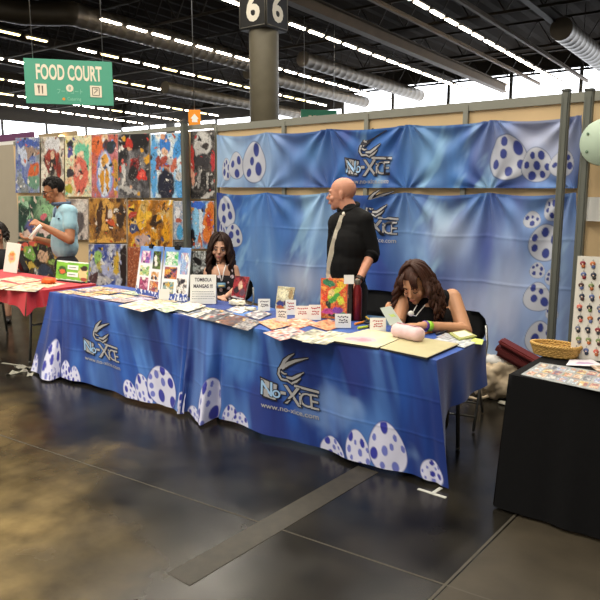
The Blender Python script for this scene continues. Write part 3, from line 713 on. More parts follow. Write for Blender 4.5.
poster(R4(150.5, 134, 183.5, 198, 1), 'white and bright blue poster with a dark navy lower centre', ('#e8eef0', '#cfe2ee', '#8fc4ea'), [(.1, .5, .12, .5, 0, '#5aa4de'), (.85, .2, .12, .25, 20, '#4a9ae0'), (.88, .8, .12, .2, 0, '#58a6e4'), (.45, .18, .16, .16, 0, '#3a7fd0'), (.45, .29, .09, .06, 0, '#e4b898'), (.45, .45, .2, .1, 0, '#a8483a'), (.25, .45, .08, .12, -20, '#8e3a34'), (.72, .48, .08, .12, 30, '#c86a50'), (.6, .42, .09, .07, 0, '#b8b8bc'), (.46, .55, .14, .04, 0, '#d8a080'), (.48, .8, .26, .26, 0, '#1e2236'), (.85, .65, .1, .08, 0, '#c4c2c0')], 106, n=(72, 110))
poster(R4(184, 134, 189, 198), 'narrow strip of dark red poster showing beside the grey post', ('#2e2829', '#a8383a', '#7a6a68'), [(.5, .3, .5, .2, 0, '#a8323a'), (.5, .8, .5, .2, 0, '#8a8482')], 117, n=(16, 60))
poster(R4(190.5, 131, 215, 199, 1), 'black, white and red poster with pale hair-like strands, right of the post', ('#262424', '#5e5a58', '#1c1b1d'), [(.06, .45, .1, .25, 0, '#b03a34'), (.93, .45, .1, .15, 0, '#b8343a'), (.5, .18, .36, .17, 10, '#c9c8c6'), (.4, .3, .26, .1, 60, '#b4b2b0'), (.62, .22, .14, .06, 0, '#3a3434'), (.5, .45, .28, .12, 0, '#38363a'), (.1, .68, .08, .14, -10, '#d49a84'), (.55, .7, .28, .12, 0, '#232224'), (.35, .72, .06, .12, 0, '#9a9896'), (.7, .72, .06, .12, 0, '#a4a2a0'), (.7, .95, .3, .03, -20, '#b8b6b2')], 107, n=(60, 110))
poster(R4(18, 196, 62, 239), 'dark green forest poster with a pink and violet patch, behind the standing man', ('#17382e', '#2f6046', '#8fb08a'), [(.68, .3, .14, .14, 0, '#8fbf8a'), (.6, .45, .08, .06, 0, '#d86a7a'), (.35, .72, .2, .16, 20, '#5c5a8e'), (.6, .8, .25, .12, 0, '#e4c8c0'), (.2, .9, .2, .12, 0, '#d8bcae'), (.85, .75, .15, .2, 0, '#d9c9b8')], 108, n=(90, 80), rnd=(['#9cc4a4', '#12281f', '#3f7a5a'], 16, .03, .09))
poster(R4(63, 199, 88, 240), 'pale grey poster with small yellow dots, just behind the man in pale blue', ('#b8aca4', '#ddd0c6', '#8a7e7a'), [(.7, .2, .2, .15, 0, '#d8d2cc'), (.65, .55, .2, .25, 0, '#5e5658')], 109, n=(60, 70), rnd=(['#d8c84a', '#4a4446', '#c08a7a'], 14, .04, .12))
poster(R4(88.5, 198, 127, 243), 'golden brown poster with large folded shapes, middle row', ('#7a4c24', '#c08a3e', '#3c2518'), [(.45, .4, .25, .35, 10, '#d8a452'), (.3, .45, .08, .4, 10, '#4a2c18'), (.55, .5, .06, .35, -20, '#5e3820'), (.6, .55, .15, .06, 30, '#c8552e'), (.6, .35, .07, .1, 0, '#e2d0c0'), (.85, .4, .1, .3, 0, '#3a2a20'), (.5, .95, .5, .08, 0, '#e0a850'), (.8, .8, .15, .15, 0, '#8a5a2e')], 110, n=(84, 90))
poster(R4(127.5, 200, 173, 247), 'yellow and amber poster crowded with golden curls', ('#caa04a', '#d88a20', '#8a5a1c'), [(.3, .4, .07, .25, 0, '#e8b23a'), (.12, .3, .1, .08, 0, '#b83c2e'), (.15, .6, .12, .1, 0, '#3e4a78'), (.62, .45, .12, .1, 0, '#3a2414'), (.85, .6, .06, .3, 0, '#e8a41e'), (.35, .85, .2, .1, 0, '#c8a8a0')], 111, n=(96, 96), rnd=(['#f0c040', '#6e4414', '#e09a20', '#d9b878'], 26, .04, .12))
poster(R4(173.5, 201, 184, 240), 'slim silver and sky-blue poster left of the grey post', ('#b8b8c0', '#7f98b8', '#d8d4d4'), [(.6, .8, .3, .2, 0, '#4aa4d8'), (.4, .3, .25, .15, 0, '#e0e0e4'), (.5, .5, .3, .05, 0, '#b05a48')], 112, n=(36, 80))
poster(R4(174, 241, 184, 250), 'plain dark strip beneath the slim silver poster', ('#3c3a3a', '#4c4a48'), [], 118, n=(20, 16))
poster(R4(190.5, 201, 214, 249), 'sky-blue and fiery orange poster, behind the seated long-haired woman', ('#3a5fa0', '#8ab8dc', '#c8682a'), [(.25, .45, .14, .4, 0, '#8cc8ee'), (.45, .4, .08, .3, 0, '#d8e2ec'), (.78, .45, .22, .45, 10, '#d8762a'), (.78, .4, .1, .2, 0, '#b8402a'), (.1, .75, .1, .2, 0, '#20242e'), (.3, .08, .3, .08, 0, '#3a6ad0')], 113, n=(64, 96), rnd=(['#e8a85a', '#2a4a90'], 8, .03, .1))
poster(R4(17, 241, 62, 283), 'dark poster with orange, green and cream figures, below the man’s hands', ('#1e1a18', '#5e4a2a', '#262020'), [(.2, .1, .25, .1, 0, '#d85a4a'), (.3, .3, .16, .16, 30, '#7fae4e'), (.6, .35, .1, .16, 0, '#dab090'), (.6, .2, .16, .08, 0, '#1c1716'), (.85, .45, .14, .1, 0, '#9ab85a'), (.3, .6, .2, .08, 0, '#c8a84a'), (.6, .7, .2, .12, 0, '#3a4258')], 114, n=(90, 80), rnd=(['#c89a4a', '#1a1614', '#7a8a4a'], 12, .03, .1))
poster(R4(88.5, 244, 127, 286), 'royal blue and white poster with small gold figures, low on the wall', ('#3a4f9e', '#d8d8e0', '#6a6478'), [(.25, .3, .12, .16, 0, '#9cc86a'), (.3, .5, .09, .1, 0, '#c8b85a'), (.5, .6, .16, .14, 0, '#b8bce0'), (.72, .5, .08, .25, 10, '#d8b040'), (.92, .5, .1, .5, 0, '#2c1e1e'), (.35, .85, .25, .1, 0, '#c8c4c8'), (.15, .8, .12, .14, 0, '#5a3c40')], 115, n=(84, 90), rnd=(['#e8e8ee', '#4a62b8'], 12, .03, .08))
poster(R4(127.5, 247, 141, 290), 'terracotta poster with fine dark wavy lines, beside the print boards', ('#b0603c', '#8a3e26', '#d8906a'), [], 116, n=(40, 80), fs=14)
poster(R4(190.5, 251, 214, 300), 'black and white sketch poster behind the seated woman’s hair', ('#e0e2e0', '#2a2a2c', '#b8c0c0'), [(.3, .2, .2, .06, 30, '#1a1a1c'), (.5, .45, .3, .05, -20, '#1e1e20')], 119, n=(56, 90), fs=8)

# things on the right-hand wall
c = aty(603, 142, 5.25)
th = thing('round_sign', 'round pale mint disc sign with small marks, high at the right edge', 'sign', (c.x, 5.27, c.z - .17))
bm = bmesh.new(); add_lathe(bm, [(.01, -.006), (.165, -.006), (.172, 0), (.165, .012), (.01, .014)], (c.x, 5.27, c.z), 36, Matrix.Rotation(PI / 2, 3, 'X')); obj('disc', bm, mat('mint_plastic', '#b9cdb8', .5), th)
for a in range(0, 12):
    if a % 2 == 0:
        bm = bmesh.new(); add_ell(bm, (c.x + .13 * math.sin(a * PI / 6), 5.254, c.z + .13 * math.cos(a * PI / 6)), (.011, .004, .011), seg=8, rings=5); obj('marker', bm, mat('dull_green', '#6f8a72', .6), th)
p0, p1 = aty(583, 197, 5.45), aty(640, 222.5, 5.45)
th = thing('wall_notice', 'white paper notice with one line of small type on the wood wall', 'notice', (p0.x, 5.45, p1.z))
bm = bmesh.new(); slab(bm, [(p0.x, 5.45, p0.z), (p1.x, 5.45, p0.z), (p1.x, 5.45, p1.z), (p0.x, 5.45, p1.z)], .004); obj('sheet', bm, WHITE, th)
bm = bmesh.new()
for i in range(12):
    x = p0.x + .1 + i * .03; put_stroke(bm, [(x, 0), (x + .018, 0)], [.014] * 2, lambda a, b: Vector((a, 5.447, (p0.z + p1.z) / 2 - .02 + b)))
obj('text_line', bm, INKB, th)
# ================================================================== tables
ZT = .745
legm = mat('table_leg_steel', '#6f6f6c', .4, .7); topm = mat('table_top_laminate', '#8c867a', .5)
def folding_table(lab, x0, x1, y0, y1, leg_in=.12, group=None):
    th = thing('folding_table', lab, 'table', ((x0 + x1) / 2, (y0 + y1) / 2, 0), group)
    bm = bmesh.new(); add_box(bm, ((x0 + x1) / 2, (y0 + y1) / 2, ZT - .02), (x1 - x0, y1 - y0, .035), bev=.006); obj('tabletop', bm, topm, th)
    for sx in (x0 + leg_in, x1 - leg_in):
        for sy, s in ((y0 + .08, 1), (y1 - .08, -1)):
            bm = bmesh.new(); add_tube(bm, [(sx, sy + s * .06, ZT - .04), (sx, sy, .012)], .0135, 10); add_ell(bm, (sx, sy, .014), (.017, .017, .014), seg=10, rings=6); obj('leg', bm, legm, th, True)
        bm = bmesh.new(); add_tube(bm, [(sx, y0 + .11, .38), (sx, y1 - .11, .38)], .01, 8); obj('cross_brace', bm, legm, th, True)
    return th
TX = (-5.78, -3.78, -3.74, -1.70); TY0, TY1 = 3.31, 3.99
folding_table('long folding table under the left blue cloth, its leg showing at the hem', TX[0] + .03, TX[1] - .02, TY0 + .02, TY1 - .02, .1, 'folding tables under the blue cloths')
folding_table('long folding table under the right blue cloth, rear leg showing at its end', TX[2] + .03, TX[3] - .02, TY0 + .02, TY1 - .02, .1, 'folding tables under the blue cloths')

def blue_cloth(lab, x0, x1, bottom, seed, eggs, logo_px, right=None, left=None, nx=380, ny=140, folds=()):
    """one printed cloth: top, front drop, end drops. bottom = [(t, Point)] along the front hem"""
    zt_ = ZT + .006; ts = np.linspace(0, 1, nx); bt = [b[0] for b in bottom]
    Bx, By, Bz = [np.interp(ts, bt, [b[1][k] for b in bottom]) for k in range(3)]
    if len(bottom) > 3:
        kf = np.ones(7) / 7
        sm = lambda a: np.convolve(np.pad(a, 3, 'edge'), kf, 'valid')
        Bx, By, Bz = sm(Bx), sm(By), sm(Bz)
    Tx = x0 + (x1 - x0) * ts; s = np.linspace(0, 1, ny)[:, None]
    rnd = np.clip(s / .03, 0, 1)
    P = np.zeros((ny, nx, 3))
    P[..., 0] = Tx * (1 - s) + Bx * s
    P[..., 1] = (TY0 - .004 * rnd) * (1 - s ** 1.1) + By * s ** 1.1
    P[..., 2] = zt_ * (1 - s) + Bz * s - .0 * s
    Xf = np.broadcast_to(Tx, P[..., 0].shape); Zf = (1 - s) * .75 + 0 * Xf
    fold = .5 * np.sin(Xf * 9 + seed + 1.5 * vnoise(Xf * 2, Zf, seed, 2)) + .5 * np.sin(Xf * 21 + 4 * vnoise(Xf * 1.5, Zf * .8, seed + 1, 2)) * .5 + (vnoise(Xf * 3, Zf * 2, seed + 2, 3) - .5) * 1.2
    P[..., 1] -= .028 * fold * s ** .9
    for (ft, fw, fa, slope) in folds: P[..., 1] -= fa * np.exp(-((ts[None, :] - ft - slope * s) / fw) ** 2) * s ** .8
    # packing creases across the cloth
    for cz in (.33, .64): P[..., 1] -= .002 * np.exp(-((s - cz) / .01) ** 2)
    Zc = P[..., 2]; Xc = P[..., 0]
    base = ('#12307e', '#2158b4', '#5f98dc')
    C = blue_field(Xf * 1.2, Zf, seed, base, .95)
    C = mixc(C, '#5d92dc', ss(.52, .78, vnoise(Xf * 6 + .8 * Zf, Zf * 1.1 + 2, seed + 31, 3)) * .6)  # streaks also carry vertical sheen and fold shading, painted into the cloth colour
    C = mixc(C, '#10246c', ss(.52, .74, vnoise(Xf * 4.2, Zf * 1.3 + 5, seed + 32, 3)) * .55)
    C = mixc(C, '#93b8ec', ss(.6, .85, vnoise(Xf * 2.6, Zf * 3 + 9, seed + 33, 4)) * .5)
    k = F; idx = []
    # place the printed eggs on the cloth: nearest point of the cloth to the measured position
    D_ = P - np.array(EYE); zz = D_ @ np.array(FW); pxx = 300 + F * (D_ @ np.array(RT)) / zz; pyy = 300 - F * (D_ @ np.array(UP)) / zz
    def near(x, y): i = np.argmin((pxx - x) ** 2 + (pyy - y) ** 2); return np.unravel_index(i, pxx.shape)
    for i, (ax, ay, bx, by) in enumerate(eggs):      # axis-aligned box of each egg
        cxp, cyp = (ax + bx) / 2, (ay + by) / 2
        j0 = near(cxp, cyp); l = near(ax, cyp); r = near(bx, cyp)
        cx = Xf[j0]; rx = max(.02, (Xf[r] - Xf[l]) / 2)
        zm = Zf[j0]; ppm = F / zz[j0]; rz = (by - ay) / 2 / ppm * 1.0
        # eggs cut by the hem: centre may lie beyond the cloth
        cz = zm - (0 if abs(pyy[j0] - cyp) < 3 else (cyp - pyy[j0]) / ppm)
        cx = cx - .0
        C = egg(C, Xf, Zf, cx, cz, rx, rz, seed * 13 + i, 0, '#2b3f96', '#d9daf2', '#3338a4')
    j0 = near(*logo_px[:2]); lx, lz = Xf[j0], Zf[j0]
    ex = bmesh.new()
    def fn(x, y, kk=0):
        fu = (lx + x - x0) / (x1 - x0) * (nx - 1); fv = (.75 - (lz + y)) / .75 * (ny - 1)
        fu = min(max(fu, 0), nx - 1.001); fv = min(max(fv, 0), ny - 1.001); a = int(fu); b = int(fv); du = fu - a; dv = fv - b
        p = (P[b, a] * (1 - du) + P[b, a + 1] * du) * (1 - dv) + (P[b + 1, a] * (1 - du) + P[b + 1, a + 1] * du) * dv
        return Vector((float(p[0]), float(p[1]) - .005 - kk, float(p[2])))
    logo(ex, fn, logo_px[2])
    me_parts = [(P, C)]
    # the top
    nt_ = 50; u = np.linspace(0, 1, 60)[None, :, None]; v = np.linspace(0, 1, nt_)[:, None, None]
    T = np.zeros((nt_, 60, 3)); T[..., 0] = (x0 + (x1 - x0) * u)[..., 0]; T[..., 1] = (TY1 - (TY1 - TY0) * v)[..., 0]; T[..., 2] = zt_
    me_parts.append((T, blue_field(T[..., 0] * 1.2, T[..., 1], seed + 4, base, .9)))
    # back drop, short
    Q = quadP((x1, TY1, zt_), (x0, TY1, zt_), (x0, TY1 + .03, .45), (x1, TY1 + .03, .45), 60, 20); me_parts.append((Q, blue_field(Q[..., 0], Q[..., 2], seed + 6, base, .9)))
    for side, spec in (('r', right), ('l', left)):
        if not spec: continue
        n1 = 90; n2 = 90; a = np.linspace(0, 1, n1); xs = x1 if side == 'r' else x0
        zb = np.interp(a, [q[0] for q in spec], [q[1] for q in spec]); out = np.interp(a, [q[0] for q in spec], [q[2] for q in spec]); yo = np.interp(a, [q[0] for q in spec], [q[3] for q in spec])
        sv = np.linspace(0, 1, n2)[:, None]; sg = 1 if side == 'r' else -1
        G = np.zeros((n2, n1, 3)); G[..., 0] = xs + sg * out * sv ** .8 + sg * .015 * np.sin(a * 14 + 1) * sv; G[..., 1] = TY0 + (TY1 - TY0) * a + yo * sv; G[..., 2] = zt_ * (1 - sv) + zb * sv
        # share the corner line with the front
        Fr = P[:, -1 if side == 'r' else 0]; fz = np.interp(np.linspace(0, 1, n2), np.linspace(0, 1, ny), Fr[:, 2]); fx = np.interp(np.linspace(0, 1, n2), np.linspace(0, 1, ny), Fr[:, 0]); fy = np.interp(np.linspace(0, 1, n2), np.linspace(0, 1, ny), Fr[:, 1])
        w = np.clip(1 - a / .10, 0, 1)[None, :]
        for kx, fv_ in enumerate((fx, fy, fz)): G[..., kx] = G[..., kx] * (1 - w) + fv_[:, None] * w
        if side == 'l': G = G[:, ::-1]
        Cs = blue_field(G[..., 1] * 1.4 + 3, G[..., 2], seed + 9, ('#152f80', '#1f4aa0', '#4c7fc4'), .8)  # end drops in darker blues: their shade is put into the colour
        me_parts.append((G, Cs))
    # one mesh
    Vs = []; Cc = []; Fs = []; o = 0
    for p, c in me_parts:
        a, b = p.shape[:2]; ix = np.arange(a * b).reshape(a, b) + o
        Fs.append(np.stack([ix[:-1, :-1], ix[1:, :-1], ix[1:, 1:], ix[:-1, 1:]], -1).reshape(-1, 4)); Vs.append(p.reshape(-1, 3)); Cc.append(np.clip(c.reshape(-1, 3), 0, 1)); o += a * b
    Vs = np.concatenate(Vs); Cc = np.concatenate(Cc); Fs = np.concatenate(Fs)
    me = bpy.data.meshes.new('tablecloth'); me.vertices.add(len(Vs)); me.loops.add(len(Fs) * 4); me.polygons.add(len(Fs))
    me.vertices.foreach_set('co', Vs.astype(np.float32).ravel()); me.loops.foreach_set('vertex_index', Fs.ravel().astype(np.int32))
    me.polygons.foreach_set('loop_start', np.arange(0, len(Fs) * 4, 4).astype(np.int32)); me.polygons.foreach_set('loop_total', np.full(len(Fs), 4, np.int32)); me.update(calc_edges=True)
    at = me.color_attributes.new('Col', 'FLOAT_COLOR', 'POINT'); at.data.foreach_set('color', np.concatenate([Cc, np.ones((len(Cc), 1))], 1).astype(np.float32).ravel())
    me.polygons.foreach_set('use_smooth', [True] * len(me.polygons))
    for m in (FABRIC, SILVER, INKDARK, PALEBLUE): me.materials.append(m)
    bm = bmesh.new(); bm.from_mesh(me); em = bpy.data.meshes.new('x'); ex.to_mesh(em); ex.free(); bm.from_mesh(em); bm.to_mesh(me); bm.free()
    ob = bpy.data.objects.new('tablecloth', me); COL.objects.link(ob); recentre(ob)
    tag(ob, lab, 'tablecloth', 'blue printed tablecloths')
    return ob
h = lambda x, y, z=.03: atz(x, y, z)
blue_cloth('blue tablecloth with dragon logo and eggs on the table next to the red cloth', TX[0], TX[1] + .02,
    [(0, h(28, 371, .02)), (.03, h(40, 374)), (.07, h(50, 381, .015)), (.11, h(58, 377)), (.25, h(82, 381)), (.45, h(126, 397)), (.62, h(150, 403)), (.9, h(176, 409)), (1, h(184, 414, .02))], 5,
    [(27, 355, 39, 380), (46, 342, 61, 385), (48, 369, 56, 387), (61, 361, 70, 381), (69, 367, 79, 388), (124, 381, 136, 402), (136, 375, 151, 405), (149, 367, 176, 409), (176, 392, 186, 420)],
    (101.5, 347, .74), left=[(0, .02, .05, 0), (.3, .06, .08, 0), (1, .12, .1, 0)], folds=((.05, .02, .05, 0), (.1, .015, -.02, 0), (.97, .015, .03, 0)))
blue_cloth('blue tablecloth with dragon logo and eggs on the right table, tail reaching the floor', TX[2] - .05, TX[3],
    [(0, h(181, 414, .02)), (.04, h(190, 410)), (.08, h(198, 420, .015)), (.13, h(206, 424, .015)), (.17, h(214, 418)), (.25, h(232, 422)), (.36, h(262, 432)), (.6, h(330, 452)), (.8, h(385, 469)), (.93, h(420, 478)), (1, h(450, 489, .015))], 9,
    [(197, 379, 219, 427), (189, 408, 201, 426), (222, 404, 238, 430), (233, 412, 249, 434), (323, 436, 345, 464), (346, 430, 369, 470), (369, 421, 405, 476), (421, 459, 442, 484)],
    (288.5, 389, .84), right=[(0, .02, .02, 0), (.05, .06, .05, 0), (.13, .36, .02, .0), (.3, .42, .01, 0), (.7, .44, .02, 0), (.93, .46, .02, .02), (1, .5, .0, .0)],
    folds=((.02, .015, .03, 0), (.11, .03, .06, .02), (.17, .015, -.03, 0), (.965, .012, -.02, 0)))

# ---- red table at the left
RX0, RX1, RY0, RY1 = -7.9, -5.93, 3.16, 3.92
folding_table('folding table under the red cloth, thin legs showing below it', RX0 + .03, RX1 - .03, RY0 + .02, RY1 - .02, .18)
redm = mat('red_cloth', '#c32634', .8, noise_scale=3, noise_amt=.12, sheen=.2)
def draped(name, lab, x0, x1, y0, y1, zt_, drops, m, cat='tablecloth', n=80, amp=.012, group=None):
    """plain cloth: top plus drops; drops = dict side -> list of (t, drop length, flare)"""
    bm = bmesh.new(); off = .006
    def G(P):
        a, b = P.shape[:2]; V = [[bm.verts.new(P[i, j]) for j in range(b)] for i in range(a)]
        for i in range(a - 1):
            for j in range(b - 1): bm.faces.new((V[i][j], V[i + 1][j], V[i + 1][j + 1], V[i][j + 1])).smooth = True
    G(quadP((x0, y1, zt_), (x1, y1, zt_), (x1, y0, zt_), (x0, y0, zt_), 12, 12))
    C4 = {'f': ((x0, y0), (x1, y0), (0, -1)), 'r': ((x1, y0), (x1, y1), (1, 0)), 'b': ((x1, y1), (x0, y1), (0, 1)), 'l': ((x0, y1), (x0, y0), (-1, 0))}
    for sd_, sp in drops.items():
        (ax, ay), (bx, by), (ox, oy) = C4[sd_]; t = np.linspace(0, 1, n)[None, :]; s = np.linspace(0, 1, 24)[:, None]
        dr = np.interp(t, [q[0] for q in sp], [q[1] for q in sp]); fl = np.interp(t, [q[0] for q in sp], [q[2] for q in sp])
        wave = amp * (np.sin(t * 37 + len(sd_)) + .6 * np.sin(t * 71 + 2)) * (np.minimum(t, 1 - t) * 8).clip(0, 1) + amp
        P = np.zeros((24, n, 3)); P[..., 0] = ax + (bx - ax) * t + ox * (fl + wave) * s; P[..., 1] = ay + (by - ay) * t + oy * (fl + wave) * s; P[..., 2] = zt_ - dr * s
        # pull the ends outward so neighbouring drops meet at the corner
        ex_ = ((1 - t / .05).clip(0, 1)); e2 = ((1 - (1 - t) / .05).clip(0, 1)); dxy = ((bx - ax), (by - ay)); L = math.hypot(*dxy)
        P[..., 0] += dxy[0] / L * (e2 - ex_) * fl * s; P[..., 1] += dxy[1] / L * (e2 - ex_) * fl * s
        G(P)
    bmesh.ops.remove_doubles(bm, verts=bm.verts[:], dist=.0008)
    return solo(name, bm, m, lab, cat, group)
draped('tablecloth', 'plain red tablecloth with a hanging corner point on the left table', RX0, RX1, RY0, RY1, ZT + .006,
       {'f': [(0, .14, .02), (.9, .14, .02), (.96, .16, .03), (1, .22, .05)], 'r': [(0, .22, .05), (.06, .16, .02), (1, .12, .01)], 'b': [(0, .1, .01), (1, .1, .01)]}, redm)

# ---- black table at the right
KX0, KX1, KY0, KY1 = -1.27, .75, 3.29, 4.02
folding_table('folding table hidden under the black cloth at the right', KX0 + .03, KX1 - .03, KY0 + .03, KY1 - .03)
draped('tablecloth', 'plain black tablecloth reaching the floor on the right-hand table', KX0, KX1, KY0, KY1, ZT + .006,
       {'f': [(0, .735, .03), (.3, .73, .04), (1, .73, .06)], 'l': [(0, .72, .03), (.8, .73, .03), (1, .735, .03)], 'r': [(0, .7, .03), (1, .7, .03)], 'b': [(0, .5, .02), (1, .5, .02)]}, BLACKC, amp=.008)

# ================================================================== chairs
def folding_chair(lab, x, y, rz, group='black folding chairs behind the tables', seat_z=.45):
    th = thing('folding_chair', lab, 'chair', (x, y, 0), group, rz)   # faces local -Y
    O = lambda n, bm, m=BLACKM: obj(n, bm, m, th, world=False)
    pad = mat('chair_vinyl', '#1f2022', .55, noise_scale=30, noise_amt=.2)
    bm = bmesh.new(); add_box(bm, (0, -.02, seat_z), (.41, .39, .035), bev=.014); O('seat', bm, pad)
    bm = bmesh.new(); n = 9; V = []
    for j in range(6):
        z = .56 + .235 * j / 5; w = (.15, .2, .215, .215, .2, .15)[j]; row = []
        for i in range(n):
            a = -1 + 2 * i / (n - 1); row.append(bm.verts.new((w * a, .205 + .035 * (1 - a * a) + (z - .6) * .15 - .01, z)))
        V.append(row)
    for j in range(5):
        for i in range(n - 1): bm.faces.new((V[j][i], V[j][i + 1], V[j + 1][i + 1], V[j + 1][i])).smooth = True
    bmesh.ops.solidify(bm, geom=bm.faces[:], thickness=.022); O('backrest', bm, pad)
    for sx in (-.225, .225):
        bm = bmesh.new(); add_tube(bm, [(sx * .93, .215, .70), (sx, .2, .56), (sx, .06, .38), (sx, -.22, .012)], .011, 8); O('leg', bm, METAL)
        bm = bmesh.new(); add_tube(bm, [(sx * .93, -.18, seat_z - .02), (sx * .93, .0, .3), (sx * .93, .24, .012)], .011, 8); O('leg', bm, METAL)
    for y_, z_ in ((-.17, .1), (.2, .085)):
        bm = bmesh.new(); add_tube(bm, [(-.22, y_, z_), (.22, y_, z_)], .008, 8); O('stretcher', bm, METAL)
    return th
p = aty(452, 330, 4.42); folding_chair('black folding chair under the woman in the sleeveless top at the table end', p.x, 4.42, math.radians(14))
p = aty(380, 300, 5.1); folding_chair('empty black folding chair standing behind the bald man', p.x, 4.88, math.radians(8))
p = aty(238, 280, 4.95); folding_chair('black folding chair under the woman with the lanyard', p.x, 4.76, math.radians(14))
p = aty(-14, 280, 4.4); folding_chair('black folding chair at the left edge behind the red table', p.x, 4.35, math.radians(30))

# ================================================================== goods on the tables
ZC = ZT + .0075     # top of the cloth
def flat_sheet(lab, quad, cfn, th=.0025, n=(26, 20), z=ZC, cat='print', name='art_print', group=None, parent=None, smooth=False):
    """quad: four photo-measured corners lying on the table"""
    q = [Vector(p) if len(p) == 3 else atz(p[0], p[1], z) for p in quad]
    q = [Vector((p.x, p.y, z + th)) for p in q]
    P = quadP(*q, n[0], n[1]); u = np.linspace(0, 1, n[0])[None, :] + np.zeros(n[::-1]); v = np.linspace(0, 1, n[1])[:, None] + np.zeros(n[::-1])
    return grid_mesh(name, P, np.clip(cfn(u, v), 0, 1), PRINT, back=th, label=lab, cat=cat, group=group, parent=parent)
pal = [('#e8e2d8', '#c9a27a', '#7a5a6a'), ('#d8c8a8', '#b84a3a', '#4a5a7a'), ('#f0ece4', '#8fb0c8', '#c88a5a'), ('#2a2c38', '#8a8f9e', '#d8d4cc'), ('#e8d0c0', '#d07a5a', '#6a8a5a'), ('#ece6d8', '#d8b85a', '#8a3a4a'), ('#dfe6ec', '#5a7ab8', '#d8b090')]
def artfn(seed, p=None, n=9):
    p = p or pal[seed % len(pal)]
    return lambda u, v: art(u, v, p, rnd_strokes(seed, list(p) + ['#f2eee6', '#c05a4a', '#e0b060', '#8a8a92', '#5a5560'], n * 2, .02, .09), seed, 7, .12, 1)
def rect(cx, cy, w, d, rot=0):
    c, s = math.cos(math.radians(rot)), math.sin(math.radians(rot))
    return [(cx + x * c - y * s, cy + x * s + y * c, 0) for x, y in ((-w / 2, d / 2), (w / 2, d / 2), (w / 2, -d / 2), (-w / 2, -d / 2))]
# left blue table: three rows of prints
cols_word = ['red-cloth end', 'second from the red cloth', 'third from the red cloth', 'fourth from the red cloth', 'fifth from the red cloth', 'sixth from the red cloth', 'seventh from the red cloth']
rr_ = random.Random(3)
kinds = [['brown and cream', 'warm orange', 'pale blue', 'rose and grey', 'yellow and red', 'mostly white', 'dark blue-grey'], ['muted pink', 'ochre', 'cream', 'dull violet', 'sandy', 'pale grey', 'olive and cream'], ['tan', 'multicoloured', 'soft green', 'peach', 'white and gold', 'steel blue', 'beige']]
kp = {'brown and cream': ('#a87c50', '#e4d6ba', '#7a5636'), 'warm orange': ('#d88a4a', '#e8d2b0', '#a8503a'), 'pale blue': ('#b8cfe4', '#e8ece8', '#6a8ab8'), 'rose and grey': ('#c88a8e', '#d0c8c4', '#8a7a80'), 'yellow and red': ('#d8b850', '#b8423a', '#ece0c0'), 'mostly white': ('#efece6', '#e2dcd4', '#a8a4a8'), 'dark blue-grey': ('#3a4458', '#6a7488', '#c8ccd4'),
      'muted pink': ('#d0a4a4', '#e8d8d0', '#8a6a72'), 'ochre': ('#b88a3e', '#e0cc98', '#6e5030'), 'cream': ('#ece4d0', '#dccfae', '#b8a080'), 'dull violet': ('#7a6a92', '#c8bcd4', '#e4dce4'), 'sandy': ('#d4bc8e', '#ece0c4', '#9a7a50'), 'pale grey': ('#d0d0ce', '#eae8e4', '#8a8c90'), 'olive and cream': ('#8a8a52', '#e6deb8', '#5c5e3a'),
      'tan': ('#b08e66', '#dcc8a4', '#7c6040'), 'multicoloured': ('#d05a4a', '#e8e0c8', '#4a6ab0'), 'soft green': ('#9cb890', '#e2e8d4', '#6a8a62'), 'peach': ('#e8b894', '#f0dccb', '#b87c62'), 'white and gold': ('#f0ece0', '#d8b45c', '#e8dcc0'), 'steel blue': ('#5a7898', '#c0ccd8', '#344c68'), 'beige': ('#d8ccb4', '#eee6d8', '#a8987c')}
for r_ in range(3):
    for c_ in range(7):
        if r_ == 2 and c_ > 4: continue
        x = -5.60 + c_ * .272 + (.04 if r_ == 1 else 0); y = 3.42 + r_ * .165 + rr_.uniform(-.01, .01)
        if r_ == 0 and c_ in (1,): y += .02
        k_ = kinds[r_][c_]
        flat_sheet('%s print on the left blue table, %s row, %s' % (k_, ('front', 'middle', 'rear')[r_], cols_word[c_]), rect(x, y, .235, .145, rr_.uniform(-4, 4)), artfn(200 + r_ * 10 + c_, kp[k_]), z=ZC + .0028 * ((c_ + 2 * r_) % 4), group='prints laid out on the left blue table')
# large pale sheets near the join of the two cloths
flat_sheet('large white print overlapping the front edge prints near the middle of left blue table', [(118, 306), (142, 300), (166, 306), (142, 312)], artfn(31, ('#efece4', '#dccbb4', '#c0a088')), .003, z=ZC + .012, n=(30, 24))
flat_sheet('white and green comic sheet lying by the front edge beneath the print boards', [(148, 306), (170, 302), (190, 307), (166, 313)], artfn(32, ('#f0f0ea', '#c4d2b4', '#8fa88a')), .003, z=ZC + .0155)
flat_sheet('cream folded leaflet before the white tombola sign', [(172, 308), (190, 301), (206, 306), (188, 312)], artfn(33, ('#e8e4d4', '#d0ccb8')), .003, z=ZC + .019)
